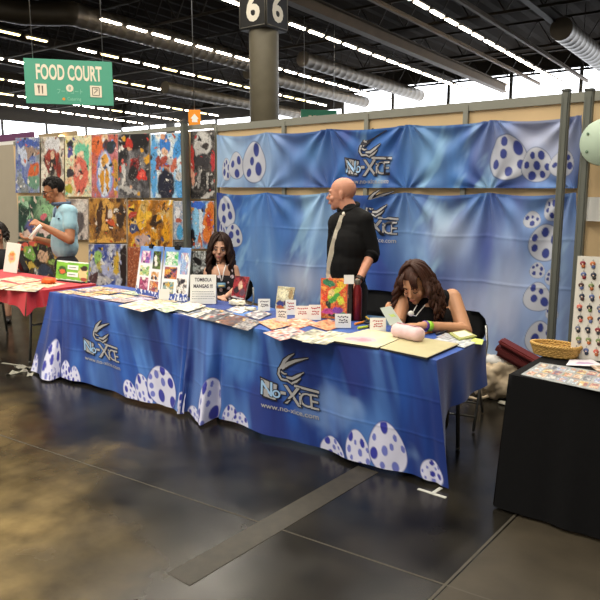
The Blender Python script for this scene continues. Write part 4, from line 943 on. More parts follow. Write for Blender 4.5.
# dark glossy prints on the left end of the right table
for i, (q, p_, lab_) in enumerate((
    ([(178, 313), (196, 307), (214, 311), (196, 318)], ('#f0eee8', '#d8d0c4', '#3a3a42'), 'white leaflet with dark lines at the left end of the right table'),
    ([(196, 318), (216, 309), (234, 313), (214, 322)], ('#25252c', '#6a6a72', '#c8c4c0'), 'black striped print third in from the join of the blue cloths'),
    ([(214, 322), (232, 314), (250, 318), (234, 327)], ('#1d1d24', '#8a5a44', '#4a4a54'), 'dark brownish print at the front edge, right of the striped one'),
    ([(232, 327), (246, 318), (262, 322), (248, 331)], ('#30323c', '#b8b4b0', '#5a4a4a'), 'dark grey comic page by the front edge, under the first small sign'))):
    flat_sheet(lab_, q, artfn(50 + i, p_), .003, z=ZC + .0035 * (i % 2))
for i, (q, p_, lab_) in enumerate((
    ([(226, 310), (240, 305), (254, 309), (240, 314)], ('#e8e6e2', '#c8c4c4', '#4a4650'), 'pale comic sheet lying before the red picture book'),
    ([(244, 315), (258, 310), (272, 314), (258, 320)], ('#dcd8d4', '#9a949c', '#5c5860'), 'grey-white comic sheet under the leftmost price card'),
    ([(258, 322), (276, 318), (292, 325), (272, 330)], ('#d8824a', '#e8c8a0', '#b04a3a'), 'orange print lying right of the small drawing card'),
    ([(278, 322), (300, 317), (318, 323), (296, 330)], ('#e4b890', '#c8583a', '#f0e4d0'), 'peach print with red marks beneath the middle price cards'),
    ([(308, 325), (328, 319), (346, 325), (328, 331)], ('#d4633c', '#e8b48a', '#8a4a3a'), 'rust orange print in front of the bright comic book'),
    ([(263, 333), (292, 327), (310, 334), (280, 341)], ('#c8483c', '#e8e2da', '#3c3c54'), 'red and white comic spread at the front edge of the right table'),
    ([(290, 338), (314, 329), (340, 336), (312, 344)], ('#dcd8c8', '#b8b49c', '#4c504c'), 'pale green-grey spread of drawings by the front edge'),
    ([(302, 342), (330, 331), (352, 334), (326, 345)], ('#f0eee0', '#cfd0b8', '#8a8a78'), 'cream drawing sheet overlapping the pale spread, left of the drawing boards'))):
    flat_sheet(lab_, q, artfn(60 + i, p_), .003, z=ZC + .0035 * [0, 1, 2, 0, 1, 1, 2, 3][i])
def lump(name, lab, cat, c, s, m, seed=0, parent=None, amp=.25, sub=3, fr=6):
    bm = bmesh.new(); bmesh.ops.create_icosphere(bm, subdivisions=sub, radius=1)
    for v in bm.verts:
        k = 1 + amp * noise.noise(v.co * fr / 4 + Vector((seed, seed, 0))); v.co = Vector((v.co.x * s[0] * k, v.co.y * s[1] * k, max(v.co.z * k, -.75) * s[2])) + Vector(c)
    for f in bm.faces: f.smooth = True
    return solo(name, bm, m, lab, cat) if not parent else obj(name, bm, m, parent, True)
# large drawing boards at the near end
bz = ZC
P_ = lambda x, y, z=ZC: atz(x, y, z)
th = thing('drawing_board', 'cream drawing board with a faint pink picture, left of the two big boards', 'drawing board', P_(365, 341))
q = [P_(368, 331), P_(408, 337), P_(378, 350), P_(327, 342)]
bm = bmesh.new(); slab(bm, [Vector((p.x, p.y, bz + .012)) for p in q], .011); obj('backing_board', bm, mat('dark_grey_board', '#2c2b2a', .7), th)
flat_sheet(None, [(p.x, p.y, 0) for p in q], lambda u, v: art(u, v, ('#ddd6b4', '#d6cea8'), [(.45, .7, .32, .2, 0, '#dcb4ba'), (.5, .72, .12, .1, 0, '#c890a0'), (.3, .75, .1, .08, 0, '#d09aa8')], 71, 6, .06, 1), .003, z=bz + .0125, name='sheet', parent=th, n=(40, 30))
th = thing('drawing_board', 'plain cream drawing board sticking out over the near table corner', 'drawing board', P_(420, 347))
q = [P_(409, 337), P_(459, 346), P_(427, 360), P_(380, 350)]
bm = bmesh.new(); slab(bm, [Vector((p.x, p.y, bz + .011)) for p in q], .010); obj('backing_board', bm, mat('dark_grey_board', '#2c2b2a', .7), th)
flat_sheet(None, [(p.x, p.y, 0) for p in q], lambda u, v: art(u, v, ('#bfb68e', '#b8ae86'), (), 72, 4, .03, 1), .003, z=bz + .0115, name='sheet', parent=th, n=(30, 24))
# papers beside them
for q, c_, lab_, z_ in (
    ([(432, 340), (452, 334), (474, 340), (456, 346)], ('#b0b4c0', '#d4d6da', '#7c8494'), 'grey printed leaflet under the yellow notebook', 0),
    ([(436, 337), (446, 333), (458, 336), (448, 340)], ('#55565e', '#c8ccd0', '#8a8a94'), 'dark grey card among the papers by her elbow', .003),
    ([(468, 343), (474, 338), (484, 340), (482, 345)], ('#d2e080', '#c4d46a'), 'lime green paper slip at the far right end of the table', .003),
    ([(450, 344), (462, 339), (476, 343), (464, 348)], ('#c8cdd2', '#8a92a0', '#e8ead8'), 'pale blue-grey leaflet next to the lime slip', .005)):
    flat_sheet(lab_, q, artfn(80 + int(z_ * 1000), c_, 3), .0025, z=ZC + z_, n=(14, 12), name='paper_leaflet', cat='leaflet')
th = thing('notebook', 'yellow-green notebook with a white cover sheet by the woman’s elbow', 'notebook', P_(460, 336))
q = [P_(449, 335), P_(465, 332), P_(477, 338), P_(459, 342)]
bm = bmesh.new(); slab(bm, [Vector((p.x, p.y, ZC + .016)) for p in q], .009); obj('cover', bm, mat('lime_cover', '#a3a862', .5), th)
bm = bmesh.new(); m_ = sum(q, Vector()) / 4; slab(bm, [Vector((m_.x + (p.x - m_.x) * .75, m_.y + (p.y - m_.y) * .7, ZC + .0195)) for p in q], .003); obj('cover_sheet', bm, mat('cream_sheet', '#e4dfc4', .6), th)
# orange pen and pens
def pen(lab, a, b, col, r=.005):
    th = thing('pen', lab, 'pen', P_(*a, ZC)); pa = P_(*a, ZC + r + .001); pb = P_(*b, ZC + r + .001)
    m_ = pa.lerp(pb, .72)
    bm = bmesh.new(); add_tube(bm, [pa, m_], r, 10); obj('barrel', bm, mat('pen_' + col, col, .35), th)
    bm = bmesh.new(); add_tube(bm, [m_, pb], r * 1.12, 10); obj('cap', bm, mat('pen_dark', '#2a2a30', .35), th)
pen('orange marker pen right of the pink pencil pouch', (425, 333), (437, 331), '#e8862a', .008)
pen('dark marker pen lying behind the leaflets', (436, 334), (447, 331), '#34363e', .007)
# markers near the bottle
pen('orange marker pen just right of the red bottle', (355, 324), (368, 321), '#f08a1e', .009)
pen('yellow-green highlighter right of the comic book', (358, 328), (371, 326), '#c8d83a', .009)
pen('black marker pen behind the highlighter', (361, 322), (374, 324), '#1e1e22', .008)
pen('yellow marker between the bottle and the pencil pouch', (366, 317), (371, 321), '#e8c23a', .008)
# pencil pouch
th = thing('pencil_pouch', 'pale pink soft pencil pouch on the boards before the seated woman', 'pencil pouch', P_(408, 337))
pinkm = mat('pink_fabric', '#e0bfc2', .8, noise_scale=50, noise_amt=.12, sheen=.3)
bm = bmesh.new(); a = P_(395, 330, ZC + .055); b = P_(421, 335.5, ZC + .055); d = (b - a).normalized(); pts = []; n = 14
for i in range(n + 1): pts.append(a + (b - a) * (i / n))
rs = [.04 if i in (0, n) else .048 + .002 * math.sin(i * 1.7) for i in range(n + 1)]
add_tube(bm, [a - d * .012] + pts + [b + d * .012], [.012] + rs + [.012], 20)
cz = ZC + .062
for v in bm.verts:
    dz = v.co.z - cz; v.co.z = cz + (dz * .98 if dz > 0 else dz * .92); v.co += d * 0
    k = noise.noise(v.co * 22); v.co += Vector((0, 0, .004 * k))
obj('pouch_body', bm, pinkm, th, True)
bm = bmesh.new(); add_tube(bm, [p + Vector((0, 0, .052)) for p in pts[1:-1]], .0035, 6); obj('zip', bm, mat('zip_rose', '#c793a0', .5), th)
# tent cards and price signs
def card(lab, box, Y, text='lines', name='price_card', ink=INK, tilt=12, cat='price card', group='white handwritten price cards', th_=.003, yaw_=None):
    x0, y0, x1, y1 = box
    base = atz((x0 + x1) / 2, y1, ZC + .0035) if Y is None else aty((x0 + x1) / 2, y1, Y)
    D = (base - EYE).dot(FW); w = (x1 - x0) / F * D; hgt = (y1 - y0) / F * D / math.cos(PIT)
    yw = YAW if yaw_ is None else yaw_
    r = Vector((math.cos(yw), math.sin(yw), 0)); bk = Vector((-math.sin(yw), math.cos(yw), 0)); t = math.radians(tilt)
    up_ = Vector((0, 0, math.cos(t))) + bk * math.sin(t); nrm = r.cross(up_)
    base = Vector((base.x, base.y, ZC + .004)) if Y is None else base
    th = thing(name, lab, cat, base, group)
    q = [base - r * w / 2 + up_ * hgt, base + r * w / 2 + up_ * hgt, base + r * w / 2, base - r * w / 2]
    bm = bmesh.new(); slab(bm, [q[3], q[2], q[1], q[0]], th_); obj('front_sheet', bm, WHITE, th)
    f = lambda x, y: base + r * (x * w) + up_ * (y * hgt) + nrm * .0012
    if text == 'lines':
        bm = bmesh.new(); rg = random.Random(lab)
        for ly, lw in ((.78, .8), (.55, .6), (.4, .7)):
            x = -.4 * lw
            while x < .4 * lw:
                dx = rg.uniform(.05, .12); put_stroke(bm, [(x, ly), (x + dx * .5, ly + rg.uniform(-.05, .05)), (x + dx, ly)], [.05, .09, .05], f); x += dx + .03
        obj('handwriting', bm, ink, th)
    # folded rear leaf that props the card up
    foot = base + bk * (hgt * math.sin(t) + hgt * .42); top = (q[0] + q[1]) / 2
    bm = bmesh.new(); bw = r * w / 2 * .96; foot.z = base.z
    slab(bm, [top - bw - nrm * .003, top + bw - nrm * .003, foot + bw, foot - bw], .002); obj('rear_leaf', bm, WHITE, th)
    return th, f, w, hgt
card('white tent card with dark writing, leftmost of the price cards', (258, 299, 270, 311), None, ink=INKB)
card('small white card with a tiny dark drawing, lowest of the price cards', (276, 309, 287, 322), None, ink=INKB)
card('tall white card with red writing beside the cream picture card', (285.5, 300, 296, 315), None)
card('wide white card with red writing in the middle of the price cards', (295, 306, 309, 319), None)
card('white card with red writing just left of the bright comic book', (309, 305, 321, 320), None)
card('white card with dark writing before the bright comic book', (335, 314, 351, 328), None, ink=INKB)
card('white card with red writing left of the pink pencil pouch', (370, 318, 386, 332), None)
card('blank white card at the foot of the print boards', (159, 289, 170, 300), None, text='', name='blank_card')
# tombola sign
th, f, w, hh_ = card('white sign reading TOMBOLA MANGAS in purple handwriting', (190, 275, 216, 304), None, text='', name='tombola_sign', cat='sign', group=None)
bm = bmesh.new()
put_text(bm, 'TOMBOLA', lambda x, y: f(x, y), .17, 0, .77, 0, .02, .8); put_text(bm, 'MANGAS !!!', lambda x, y: f(x, y), .17, 0, .55, 0, .03, .85)
obj('handwriting', bm, INKB, th)
bm = bmesh.new(); rg = random.Random(5)
for ly in (.42, .34, .26, .18):
    x = -.42
    while x < .4:
        dx = rg.uniform(.03, .08); put_stroke(bm, [(x, ly), (x + dx, ly)], [.018, .018], f); x += dx + .02
obj('small_writing', bm, mat('pencil_grey', '#8a8a92', .6), th)
# display boards, books and cards standing up
def stand_board(lab, px, cfn, name='display_board', cat='display board', nx=60, ny=90, th_=.012, clip=False, back_leg=True, tilt=14, z=None, group=None):
    """px: TL TR BR BL in photo; lower edge stands on the table, leaning back by tilt"""
    z = ZC + .004 if z is None else z
    bl, br = atz(*px[3], z), atz(*px[2], z)
    # keep the lower edge one straight line
    r = (br - bl); w = r.length; r.normalize(); bk = Vector((-r.y, r.x, 0)); t = math.radians(tilt)
    def lean(px_, base): # height such that the leaning edge reaches the measured pixel row
        dr = ray(*px_); n_ = Vector((bk.x, bk.y, -math.tan(t))); k = (base - EYE).dot(n_) / dr.dot(n_); return EYE + dr * k
    tl, tr = lean(px[0], bl), lean(px[1], br)
    P = quadP(tl, tr, br, bl, nx, ny); u = np.linspace(0, 1, nx)[None, :] + np.zeros((ny, nx)); v = np.linspace(0, 1, ny)[:, None] + np.zeros((ny, nx))
    th = thing(name, lab, cat, (bl + br) / 2, group)
    o = grid_mesh('front_panel' if name == 'display_board' else 'cover' if 'book' in name else 'sheet', P, np.clip(cfn(u, v), 0, 1), PRINT, parent=th, back=th_)
    nrm = (tr - tl).cross(tl - bl).normalized()
    if back_leg:
        bm = bmesh.new(); top = (tl + tr) / 2 * .7 + (bl + br) / 2 * .3; bw = r * w * .16
        foot = (bl + br) / 2 + bk * ((tl - bl).length * .45); foot.z = z
        if nrm.dot(bk) > 0: nrm = -nrm
        top = top - nrm * (th_ + .002); slab(bm, [top - bw, top + bw, foot + bw, foot - bw], .004); obj('easel_leg', bm, BLACKM, th)
    if clip:
        c = (tl + tr) / 2; R_ = Matrix((r, bk, Vector((0, 0, 1)))).transposed()
        bm = bmesh.new(); add_box(bm, c + Vector((0, 0, .0)), (.06, .03, .035), R_, bev=.004); add_tube(bm, [c + Vector((0, 0, .015)), c + Vector((0, 0, .032))], .006, 6); obj('binder_clip', bm, BLACKM, th)
    return th, tl, tr, br, bl
def sheet_of_pictures(seed, pics):
    def fn(u, v):
        C = art(u, v, ('#5a8ad8', '#7aa8e6'), (), seed, 4, .1, 1.4); C = mixc(C, '#eef0f4', ss(.12, .4, v + (vnoise(u * 4, v * 4, seed, 3) - .5) * .3))
        sky = (v > .88 - .06 * vnoise(u * 30, u * 0, seed + 2, 1)).astype(float); C = mixc(C, '#3a55a8', sky * (vnoise(u * 22, v * 22, seed + 4, 2) > .42))
        for i, (x0, y0, x1, y1, p) in enumerate(pics):
            m = ((u > x0) & (u < x1) & (v > y0) & (v < y1)).astype(float); A = art((u - x0) / (x1 - x0), (v - y0) / (y1 - y0), p, rnd_strokes(seed * 7 + i, list(p) + ['#f4f0ea', '#3a3040'], 8, .08, .25), seed + i, 4, .2, 1)
            C = C * (1 - m[..., None]) + A * m[..., None]
        return C
    return fn
stand_board('board of small colour pictures, left one of the two clipped boards', [(141, 246), (163, 246.5), (159, 299), (135, 293.5)],
    sheet_of_pictures(41, [(.1, .1, .5, .34, ('#7a5ab0', '#d06ab8', '#e8c8e0')), (.62, .1, .95, .44, ('#2c3a22', '#6a8a3a', '#1a1a1a')), (.1, .4, .5, .6, ('#e8e09a', '#7ab86a', '#f0f0e0')), (.12, .64, .5, .88, ('#c04a7a', '#8a2a5a', '#e0a0b8')), (.6, .5, .9, .66, ('#eef0f4', '#e0a050')), (.56, .68, .92, .88, ('#d87a3a', '#8a3a5a', '#e8c090'))]), clip=True, group='clipped boards of small prints')
stand_board('board of small colour pictures with a black clip, beside the white tombola sign', [(165, 247), (191, 248), (187, 302), (160, 299)],
    sheet_of_pictures(42, [(.08, .08, .55, .34, ('#4ab86a', '#e8f0e8', '#8adc9a')), (.66, .1, .94, .5, ('#d8e4f4', '#8ab0e4', '#c8a8c0')), (.08, .38, .55, .6, ('#e0b04a', '#c8683a', '#6a4a8a')), (.06, .66, .46, .88, ('#e8e0c8', '#4a90a0', '#d8b050')), (.56, .58, .94, .86, ('#f4f0ee', '#f0e8e4', '#2a2430'))]), clip=True, group='clipped boards of small prints')
stand_board('red picture book on a little stand in front of the seated long-haired woman', [(235, 275.5), (249, 277), (244, 300), (231, 297)],
    lambda u, v: art(u, v, ('#8a2030', '#b83a40', '#5a1824'), [(.5, .4, .14, .2, 0, '#e8b8a0'), (.6, .45, .1, .1, 0, '#f0d8b0'), (.3, .65, .2, .14, 0, '#2c2430'), (.75, .7, .2, .15, 0, '#6a4a5a'), (.5, .97, .5, .05, 0, '#e8e4e0')], 43, 5, .2), 'picture_book', 'book', 40, 60, .014)
lump('tissue_heap', 'crumpled cream tissue heap at the foot of the red picture book', 'tissue', P_(238, 303, ZC + .02), (.085, .05, .026), mat('cream_tissue', '#dcd6c4', .9), 3, amp=.6, fr=14)
lump('tissue_heap', 'second crumpled pale wrap between the red book and the first price card', 'tissue', P_(251, 309, ZC + .012), (.05, .035, .016), mat('cream_tissue', '#dcd6c4', .9), 8, amp=.6, fr=14)
stand_board('cream picture card with blue base, propped behind the price cards', [(278, 286), (295, 287.5), (291, 311), (275, 309)],
    lambda u, v: art(u, v, ('#e0dab4', '#c8c4a8', '#b8a47a'), [(.4, .3, .3, .2, 0, '#ece6c4'), (.3, .75, .25, .14, 0, '#2c3a80'), (.6, .7, .15, .12, 0, '#5a4a6a'), (.8, .3, .12, .2, 0, '#a88e66'), (.3, .9, .25, .08, 0, '#b0603a')], 44, 5, .2), 'picture_card', 'picture card', 36, 50, .008)
stand_board('bright orange, green and pink comic book standing before the bald man', [(321, 278), (348, 278.5), (346.5, 319.5), (320, 318)],
    lambda u, v: art(u, v, ('#e8703a', '#d84a34', '#f0a850'), [(.3, .12, .25, .08, 20, '#3c8a62'), (.6, .3, .1, .3, 50, '#c8dc4a'), (.75, .15, .15, .08, 0, '#e8b83a'), (.4, .35, .12, .08, 0, '#f0d890'), (.5, .5, .3, .07, -40, '#4aa84a'), (.3, .65, .15, .06, 60, '#2c3a2c'), (.75, .55, .12, .1, 0, '#d8e04a'), (.3, .82, .25, .08, 0, '#c84a9a'), (.65, .8, .2, .08, 0, '#8a4ab0'), (.85, .9, .15, .08, 0, '#3a8a6a'), (.5, .93, .2, .04, 0, '#2a2a30'), (.15, .5, .12, .1, 0, '#e84a2a')], 45, 8, .25), 'comic_book', 'book', 66, 84, .02, tilt=8)
th, *_ = card('small blank white label just behind the top of the comic book', (344, 275, 354, 284), 3.93, text='', name='white_label', cat='label', group=None)
bm = bmesh.new(); p = aty(349, 284, 3.93); add_box(bm, (p.x, 3.955, (ZC + p.z) / 2), (.03, .02, p.z - ZC)); obj('label_stand', bm, BLACKM, th)
# bottle
p = atz(357, 320, ZC + .001); th = thing('water_bottle', 'slim dark red metal bottle with grey cap beside the comic book', 'bottle', p)
bm = bmesh.new(); add_lathe(bm, [(.028, 0), (.034, .006), (.035, .2), (.031, .235), (.02, .262), (.018, .27)], p, 24); obj('body', bm, mat('red_enamel', '#7d1d22', .3, .3), th)
bm = bmesh.new(); add_lathe(bm, [(.02, .268), (.022, .272), (.022, .300), (.018, .306)], p, 20); obj('cap', bm, mat('grey_cap', '#7a756a', .4, .5), th)
# red table goods
stand_board('small easel card with an orange portrait sketch on the red table', [(7, 242), (21, 244), (16.5, 273.5), (3, 271.5)],
    lambda u, v: art(u, v, ('#f2efe2', '#f6f3e8'), [(.5, .48, .26, .2, 0, '#ecd98a'), (.5, .5, .17, .13, 0, '#e8b08a'), (.5, .38, .16, .05, 0, '#e0904a'), (.5, .55, .1, .04, 0, '#d88a80')], 46, 4, .04), 'sketch_card', 'card', 40, 60, .006, tilt=12)
th, tl, tr, br, bl = stand_board('bright green sign with white labels on a black stand, at the red table’s end', [(57, 260), (89, 263), (86.5, 283), (55.5, 279.5)],
    lambda u, v: art(u, v, ('#8cc83e', '#6ab03a'), [(.2, .5, .13, .22, 0, '#3a5a2a'), (.2, .55, .08, .12, 0, '#d86a3a'), (.85, .55, .14, .3, 0, '#e0c890'), (.87, .3, .1, .14, 0, '#3a2a20'), (.9, .85, .1, .1, 0, '#a84a3a'), (.5, .98, .5, .06, 0, '#f0f0f0'), (.5, .02, .5, .05, 0, '#f0f0ec')], 47, 4, .1) , 'green_sign', 'sign', 60, 40, .012, tilt=20)
r = (tr - tl).normalized(); dn = (bl - tl).normalized(); nn = r.cross(dn).normalized(); nn = nn if nn.y < 0 else -nn; wv = (tr - tl).length; hv = (bl - tl).length
for yy in (.3, .66):
    bm = bmesh.new(); a_ = tl + r * wv * .36 + dn * hv * (yy - .11) + nn * .002; slab(bm, [a_ + dn * hv * .22, a_ + dn * hv * .22 + r * wv * .33, a_ + r * wv * .33, a_], .003); lb = obj('label', bm, WHITE, th)
    bm = bmesh.new(); put_stroke(bm, [(0, 0), (1, 0)], [1, 1], lambda x, y: a_ + r * wv * (.05 + .22 * x) + dn * hv * (.11 + .03 * y) + nn * .004); obj('writing', bm, mat('green_pen', '#3a6a4a', .6), lb)
bm = bmesh.new(); m_ = (bl + br) / 2; add_box(bm, Vector((m_.x, m_.y, ZC + .006)) + Vector((.02, .02, 0)), (.42, .12, .012), Matrix.Rotation(math.atan2(r.y, r.x), 3, 'Z'), bev=.003); obj('stand_base', bm, BLACKM, th)
lump('orange_pouch', 'small bright orange cloth pouch at the foot of the green sign', 'pouch', atz(49, 281, ZC + .028), (.095, .06, .036), mat('orange_cloth', '#ea6220', .7), 5, amp=.35, fr=8)
for i, (q, lab_) in enumerate((([(0, 279), (20, 276), (42, 280), (20, 284)], 'pale rectangular print behind the others on the red table'), ([(-24, 286), (0, 281.5), (20, 285), (0, 290)], 'cream print at the left edge of the red table'), ([(4, 290), (22, 284.5), (44, 287), (36, 292)], 'beige print nearest the corner of the red cloth'), ([(24, 284), (44, 281), (66, 284), (48, 288)], 'sandy print in front of the orange pouch'), ([(-30, 282), (-8, 278), (4, 280), (-14, 284)], 'greyish print cut off by the left edge, on the red table'))):
    flat_sheet(lab_, q, artfn(90 + i, [('#d8ccb0', '#b8a888', '#ece6d4'), ('#e2d8c0', '#c4b494', '#a89878'), ('#d0c4a4', '#e8e0cc', '#9c8c70'), ('#ccb894', '#e8dcc0', '#a48c68'), ('#c8c4b4', '#e4e0d0', '#8c8878')][i]), .003, z=ZC + .0033 * (i % 3), group='prints on the red table')

# black table goods
th = thing('wicker_basket', 'oval straw-coloured wicker basket at the back of the black table', 'basket', atz(558, 359, ZC))
wick = mat('wicker', '#b8924e', .75, noise_scale=40, noise_amt=.35, bump=.5)
c = atz(555, 356, ZC + .0); a_, b_ = .135, .08
bm = bmesh.new()
for k_ in range(5):
    z = .012 + k_ * .011; s_ = .88 + .12 * (k_ / 4)
    pts = [c + Vector((a_ * s_ * math.cos(t), b_ * s_ * math.sin(t), z + .003 * math.sin(t * 24 + k_ * PI))) for t in np.linspace(0, 2 * PI, 97)]
    add_tube(bm, pts, .0075, 6, caps=False)
obj('woven_wall', bm, wick, th)
bm = bmesh.new()
for ph in (0, PI): 
    pts = [c + Vector(((a_ + .004 + .004 * math.cos(t * 26 + ph)) * math.cos(t), (b_ + .004 + .004 * math.cos(t * 26 + ph)) * math.sin(t),   .068 + .005 * math.sin(t * 26 + ph))) for t in np.linspace(0, 2 * PI, 260)]
    add_tube(bm, pts, .006, 6, caps=False)
obj('braided_rim', bm, wick, th)
bm = bmesh.new(); add_lathe(bm, [(.001, .001), (.118, .003), (.12, .01), (.001, .012)], (0, 0, 0), 36)
for v in bm.verts: v.co = Vector((v.co.x, v.co.y * b_ / a_, v.co.z)) + c
obj('base', bm, wick, th)
def binder(u, v):
    C = art(u, v, ('#a4a8a8', '#868b8d'), (), 61, 8, .1, 1)
    for i in range(7):
        for j in range(3):
            x0 = .04 + i * .135; y0 = .08 + j * .3; m = ((u > x0) & (u < x0 + .11) & (v > y0) & (v < y0 + .24)).astype(float)
            p = pal[(i * 3 + j * 2) % len(pal)]; A = art((u - x0) * 9, (v - y0) * 4, p, (), i * 5 + j, 3, .2, 1); C = C * (1 - m[..., None] * .8) + A * m[..., None] * .8
    return C
flat_sheet('clear plastic sleeve sheet of small stickers along the front of the black table', [(540, 363), (612, 374), (600, 392), (521, 375)], binder, .004, n=(110, 50), name='sticker_sheet', cat='sticker sheet')
flat_sheet('white leaflet with pink print between basket and pinned board', [(570, 360), (592, 360), (606, 367), (566, 365.5)], lambda u, v: art(u, v, ('#ece6ec', '#e4dce6'), [(.5, .6, .3, .15, 0, '#b89ac0')], 62, 4, .08, 1), .003, z=ZC + .0045, n=(24, 14), name='paper_leaflet', cat='leaflet')
flat_sheet('dark green leaflet lying behind the basket on the black table', [(590, 366), (612, 366), (622, 374), (598, 372)], artfn(63, ('#d8d2c0', '#a87c60', '#6c6454')), .003, z=ZC + .0085, n=(16, 12), name='paper_leaflet', cat='leaflet')
# pinned charm board
bl, br = atz(570, 357, ZC + .006), atz(640, 366, ZC + .006); bl.z = br.z = ZC + .002
tlz = 1.0
r = (br - bl).normalized(); r = Vector((.985, .17, 0)).normalized(); bk = Vector((-r.y, r.x, 0)); hB = .585; wB = .62
upv = (Vector((0, 0, 1)) + bk * .06).normalized(); nr = r.cross(upv)
th = thing('charm_board', 'tall white display board with rows of small charms at the right edge', 'display board', bl + r * wB / 2)
bm = bmesh.new(); slab(bm, [bl, bl + r * wB, bl + r * wB + upv * hB, bl + upv * hB], .012); obj('board', bm, mat('charm_board_white', '#e6e2d8', .6), th)
bm = bmesh.new(); t_ = bl + r * wB / 2 + upv * hB * .6 - nr * .013; f_ = bl + r * wB / 2 + bk * .22; slab(bm, [t_ - r * .05, t_ + r * .05, f_ + r * .05, f_ - r * .05], .006); obj('easel_leg', bm, BLACKM, th)
cc_ = ['#8a2f3a', '#2c3348', '#6a6e80', '#b86a3a', '#4a2c28', '#2a2a2c', '#b8a0a8', '#5a6a9a', '#cf6a5a', '#7a8a5a']
cn_ = ['dark red', 'navy', 'slate grey', 'copper', 'brown', 'black', 'dusty pink', 'blue', 'coral', 'olive']
ordn = ['first', 'second', 'third', 'fourth', 'fifth']; rown = ['top', 'second', 'third', 'fourth', 'fifth', 'sixth', 'seventh', 'eighth', 'lowest']
for j in range(9):
    for i in range(5):
        k_ = (i * 3 + j * 7 + i * j) % 10; k2 = (k_ + 3 + i) % 10
        o_ = bl + r * (.03 + i * .052 + (.008 if j % 2 else 0)) + upv * (hB - .04 - j * .0615) + nr * .004
        th = thing('charm', '%s and %s charm on the white board, %s row, %s from left' % (cn_[k_], cn_[k2], rown[j], ordn[i]), 'charm', o_, 'charms on the white board')
        Rr = Matrix((r, -nr, upv)).transposed()
        bm = bmesh.new(); add_ell(bm, o_, (.015, .005, .013), Rr, 12, 8); obj('figure_head', bm, mat('charm_' + cc_[k_][1:], cc_[k_], .35), th)
        bm = bmesh.new(); add_ell(bm, o_ - upv * .017 + r * .004, (.011, .005, .011), Rr, 10, 7); obj('figure_body', bm, mat('charm_' + cc_[k2][1:], cc_[k2], .35), th)
        bm = bmesh.new(); add_ell(bm, o_ - upv * .004 + nr * .003, (.006, .003, .005), Rr, 8, 6); obj('face', bm, mat('charm_face', '#e6cbb6', .5), th)
        bm = bmesh.new(); add_tube(bm, [o_ + upv * .014, o_ + upv * .024], .0018, 5); obj('pin', bm, METAL, th)

# bags on the floor behind the tables
def bag():
    c = aty(494, 380, 5.14); c.z = 0; th = thing('tote_bag', 'slumped cream cloth tote bag on the floor against the banner', 'bag', c)
    m_ = mat('cream_canvas', '#c9b69a', .85, noise_scale=12, noise_amt=.25, sheen=.2)
    bm = bmesh.new(); bmesh.ops.create_icosphere(bm, subdivisions=5, radius=1)
    for v in bm.verts:
        p = v.co.copy(); k = 1 + .32 * noise.noise(p * 1.7 + Vector((3, 1, 2))) + .12 * noise.noise(p * 5)
        v.co = Vector((p.x * .2 * k, p.y * .15 * k, max(0.0, .17 + p.z * .19 * k))) + c
        v.co.z = max(v.co.z, .003)
    for f_ in bm.faces: f_.smooth = True
    obj('bag_body', bm, m_, th)
    bm = bmesh.new(); add_tube(bm, [c + Vector(q) for q in ((-.1, -.05, .26), (-.2, -.1, .2), (-.22, -.16, .08), (-.16, -.19, .02), (-.05, -.2, .018), (.02, -.15, .05))], .014, 8); obj('strap', bm, m_, th)
    bm = bmesh.new(); add_ell(bm, c + Vector((0, .0, .31)), (.11, .08, .05)); obj('white_contents', bm, mat('white_tissue', '#d8d6d2', .9, noise_scale=30, noise_amt=.2), th)
bag()
c = aty(518, 372, 5.2); c.z = 0; th = thing('red_bag', 'dark red folded bag lying against the banner behind the tote', 'bag', (c.x, c.y, 0))
redb = mat('dark_red_vinyl', '#5e1f1f', .6, noise_scale=10, noise_amt=.2)
Rz = Matrix.Rotation(math.radians(8), 3, 'Z') @ Matrix.Rotation(math.radians(24), 3, 'Y')
bm = bmesh.new(); add_box(bm, (c.x, c.y - .02, .36), (.36, .2, .1), Rz, bev=.03); obj('bag_body', bm, redb, th)
bm = bmesh.new(); add_box(bm, (c.x + .02, c.y - .05, .425), (.34, .15, .035), Rz, bev=.012); obj('flap', bm, mat('red_vinyl_flap', '#6e2626', .6), th)
bm = bmesh.new(); add_box(bm, (c.x + .04, c.y + .02, .152), (.22, .16, .30), bev=.02); obj('lower_pocket', bm, redb, th)
lump('paper_ball', 'small white and red paper scrap on the floor below the tote bag', 'scrap', atz(503, 403, .015), (.04, .025, .015), mat('scrap_paper', '#c9c6ba', .7), 4, amp=.5)
# ================================================================== people
def remesh(name, prims, voxel, m, parent, smooth_it=3, post=None):
    bm = bmesh.new()
    for p in prims:
        if p[0] == 'c': add_cap(bm, *p[1:5], seg=14)
        else: add_ell(bm, p[1], p[2], p[3] if len(p) > 3 else None, 18, 12)
    me = bpy.data.meshes.new('tmp'); bm.to_mesh(me); bm.free(); o = bpy.data.objects.new('tmp', me); COL.objects.link(o)
    md = o.modifiers.new('r', 'REMESH'); md.mode = 'VOXEL'; md.voxel_size = voxel; md.use_smooth_shade = True
    if smooth_it: s_ = o.modifiers.new('s', 'SMOOTH'); s_.iterations = smooth_it; s_.factor = .5
    bpy.context.view_layer.update(); dg = bpy.context.evaluated_depsgraph_get()
    nm = bpy.data.meshes.new_from_object(o.evaluated_get(dg)); nm.name = name
    bpy.data.objects.remove(o); bpy.data.meshes.remove(me)
    nm.materials.clear(); nm.materials.append(m)
    if post: post(nm)
    nm.transform(wmat(parent).inverted()); nm.polygons.foreach_set('use_smooth', [True] * len(nm.polygons))
    ob = bpy.data.objects.new(name, nm); COL.objects.link(ob); ob.parent = parent; return ob
def part(name, fill, m, parent, smooth=True):
    bm = bmesh.new(); fill(bm); return obj(name, bm, m, parent, smooth)
def skin(n, c): return mat(n, c, .5, noise_scale=25, noise_amt=.06)
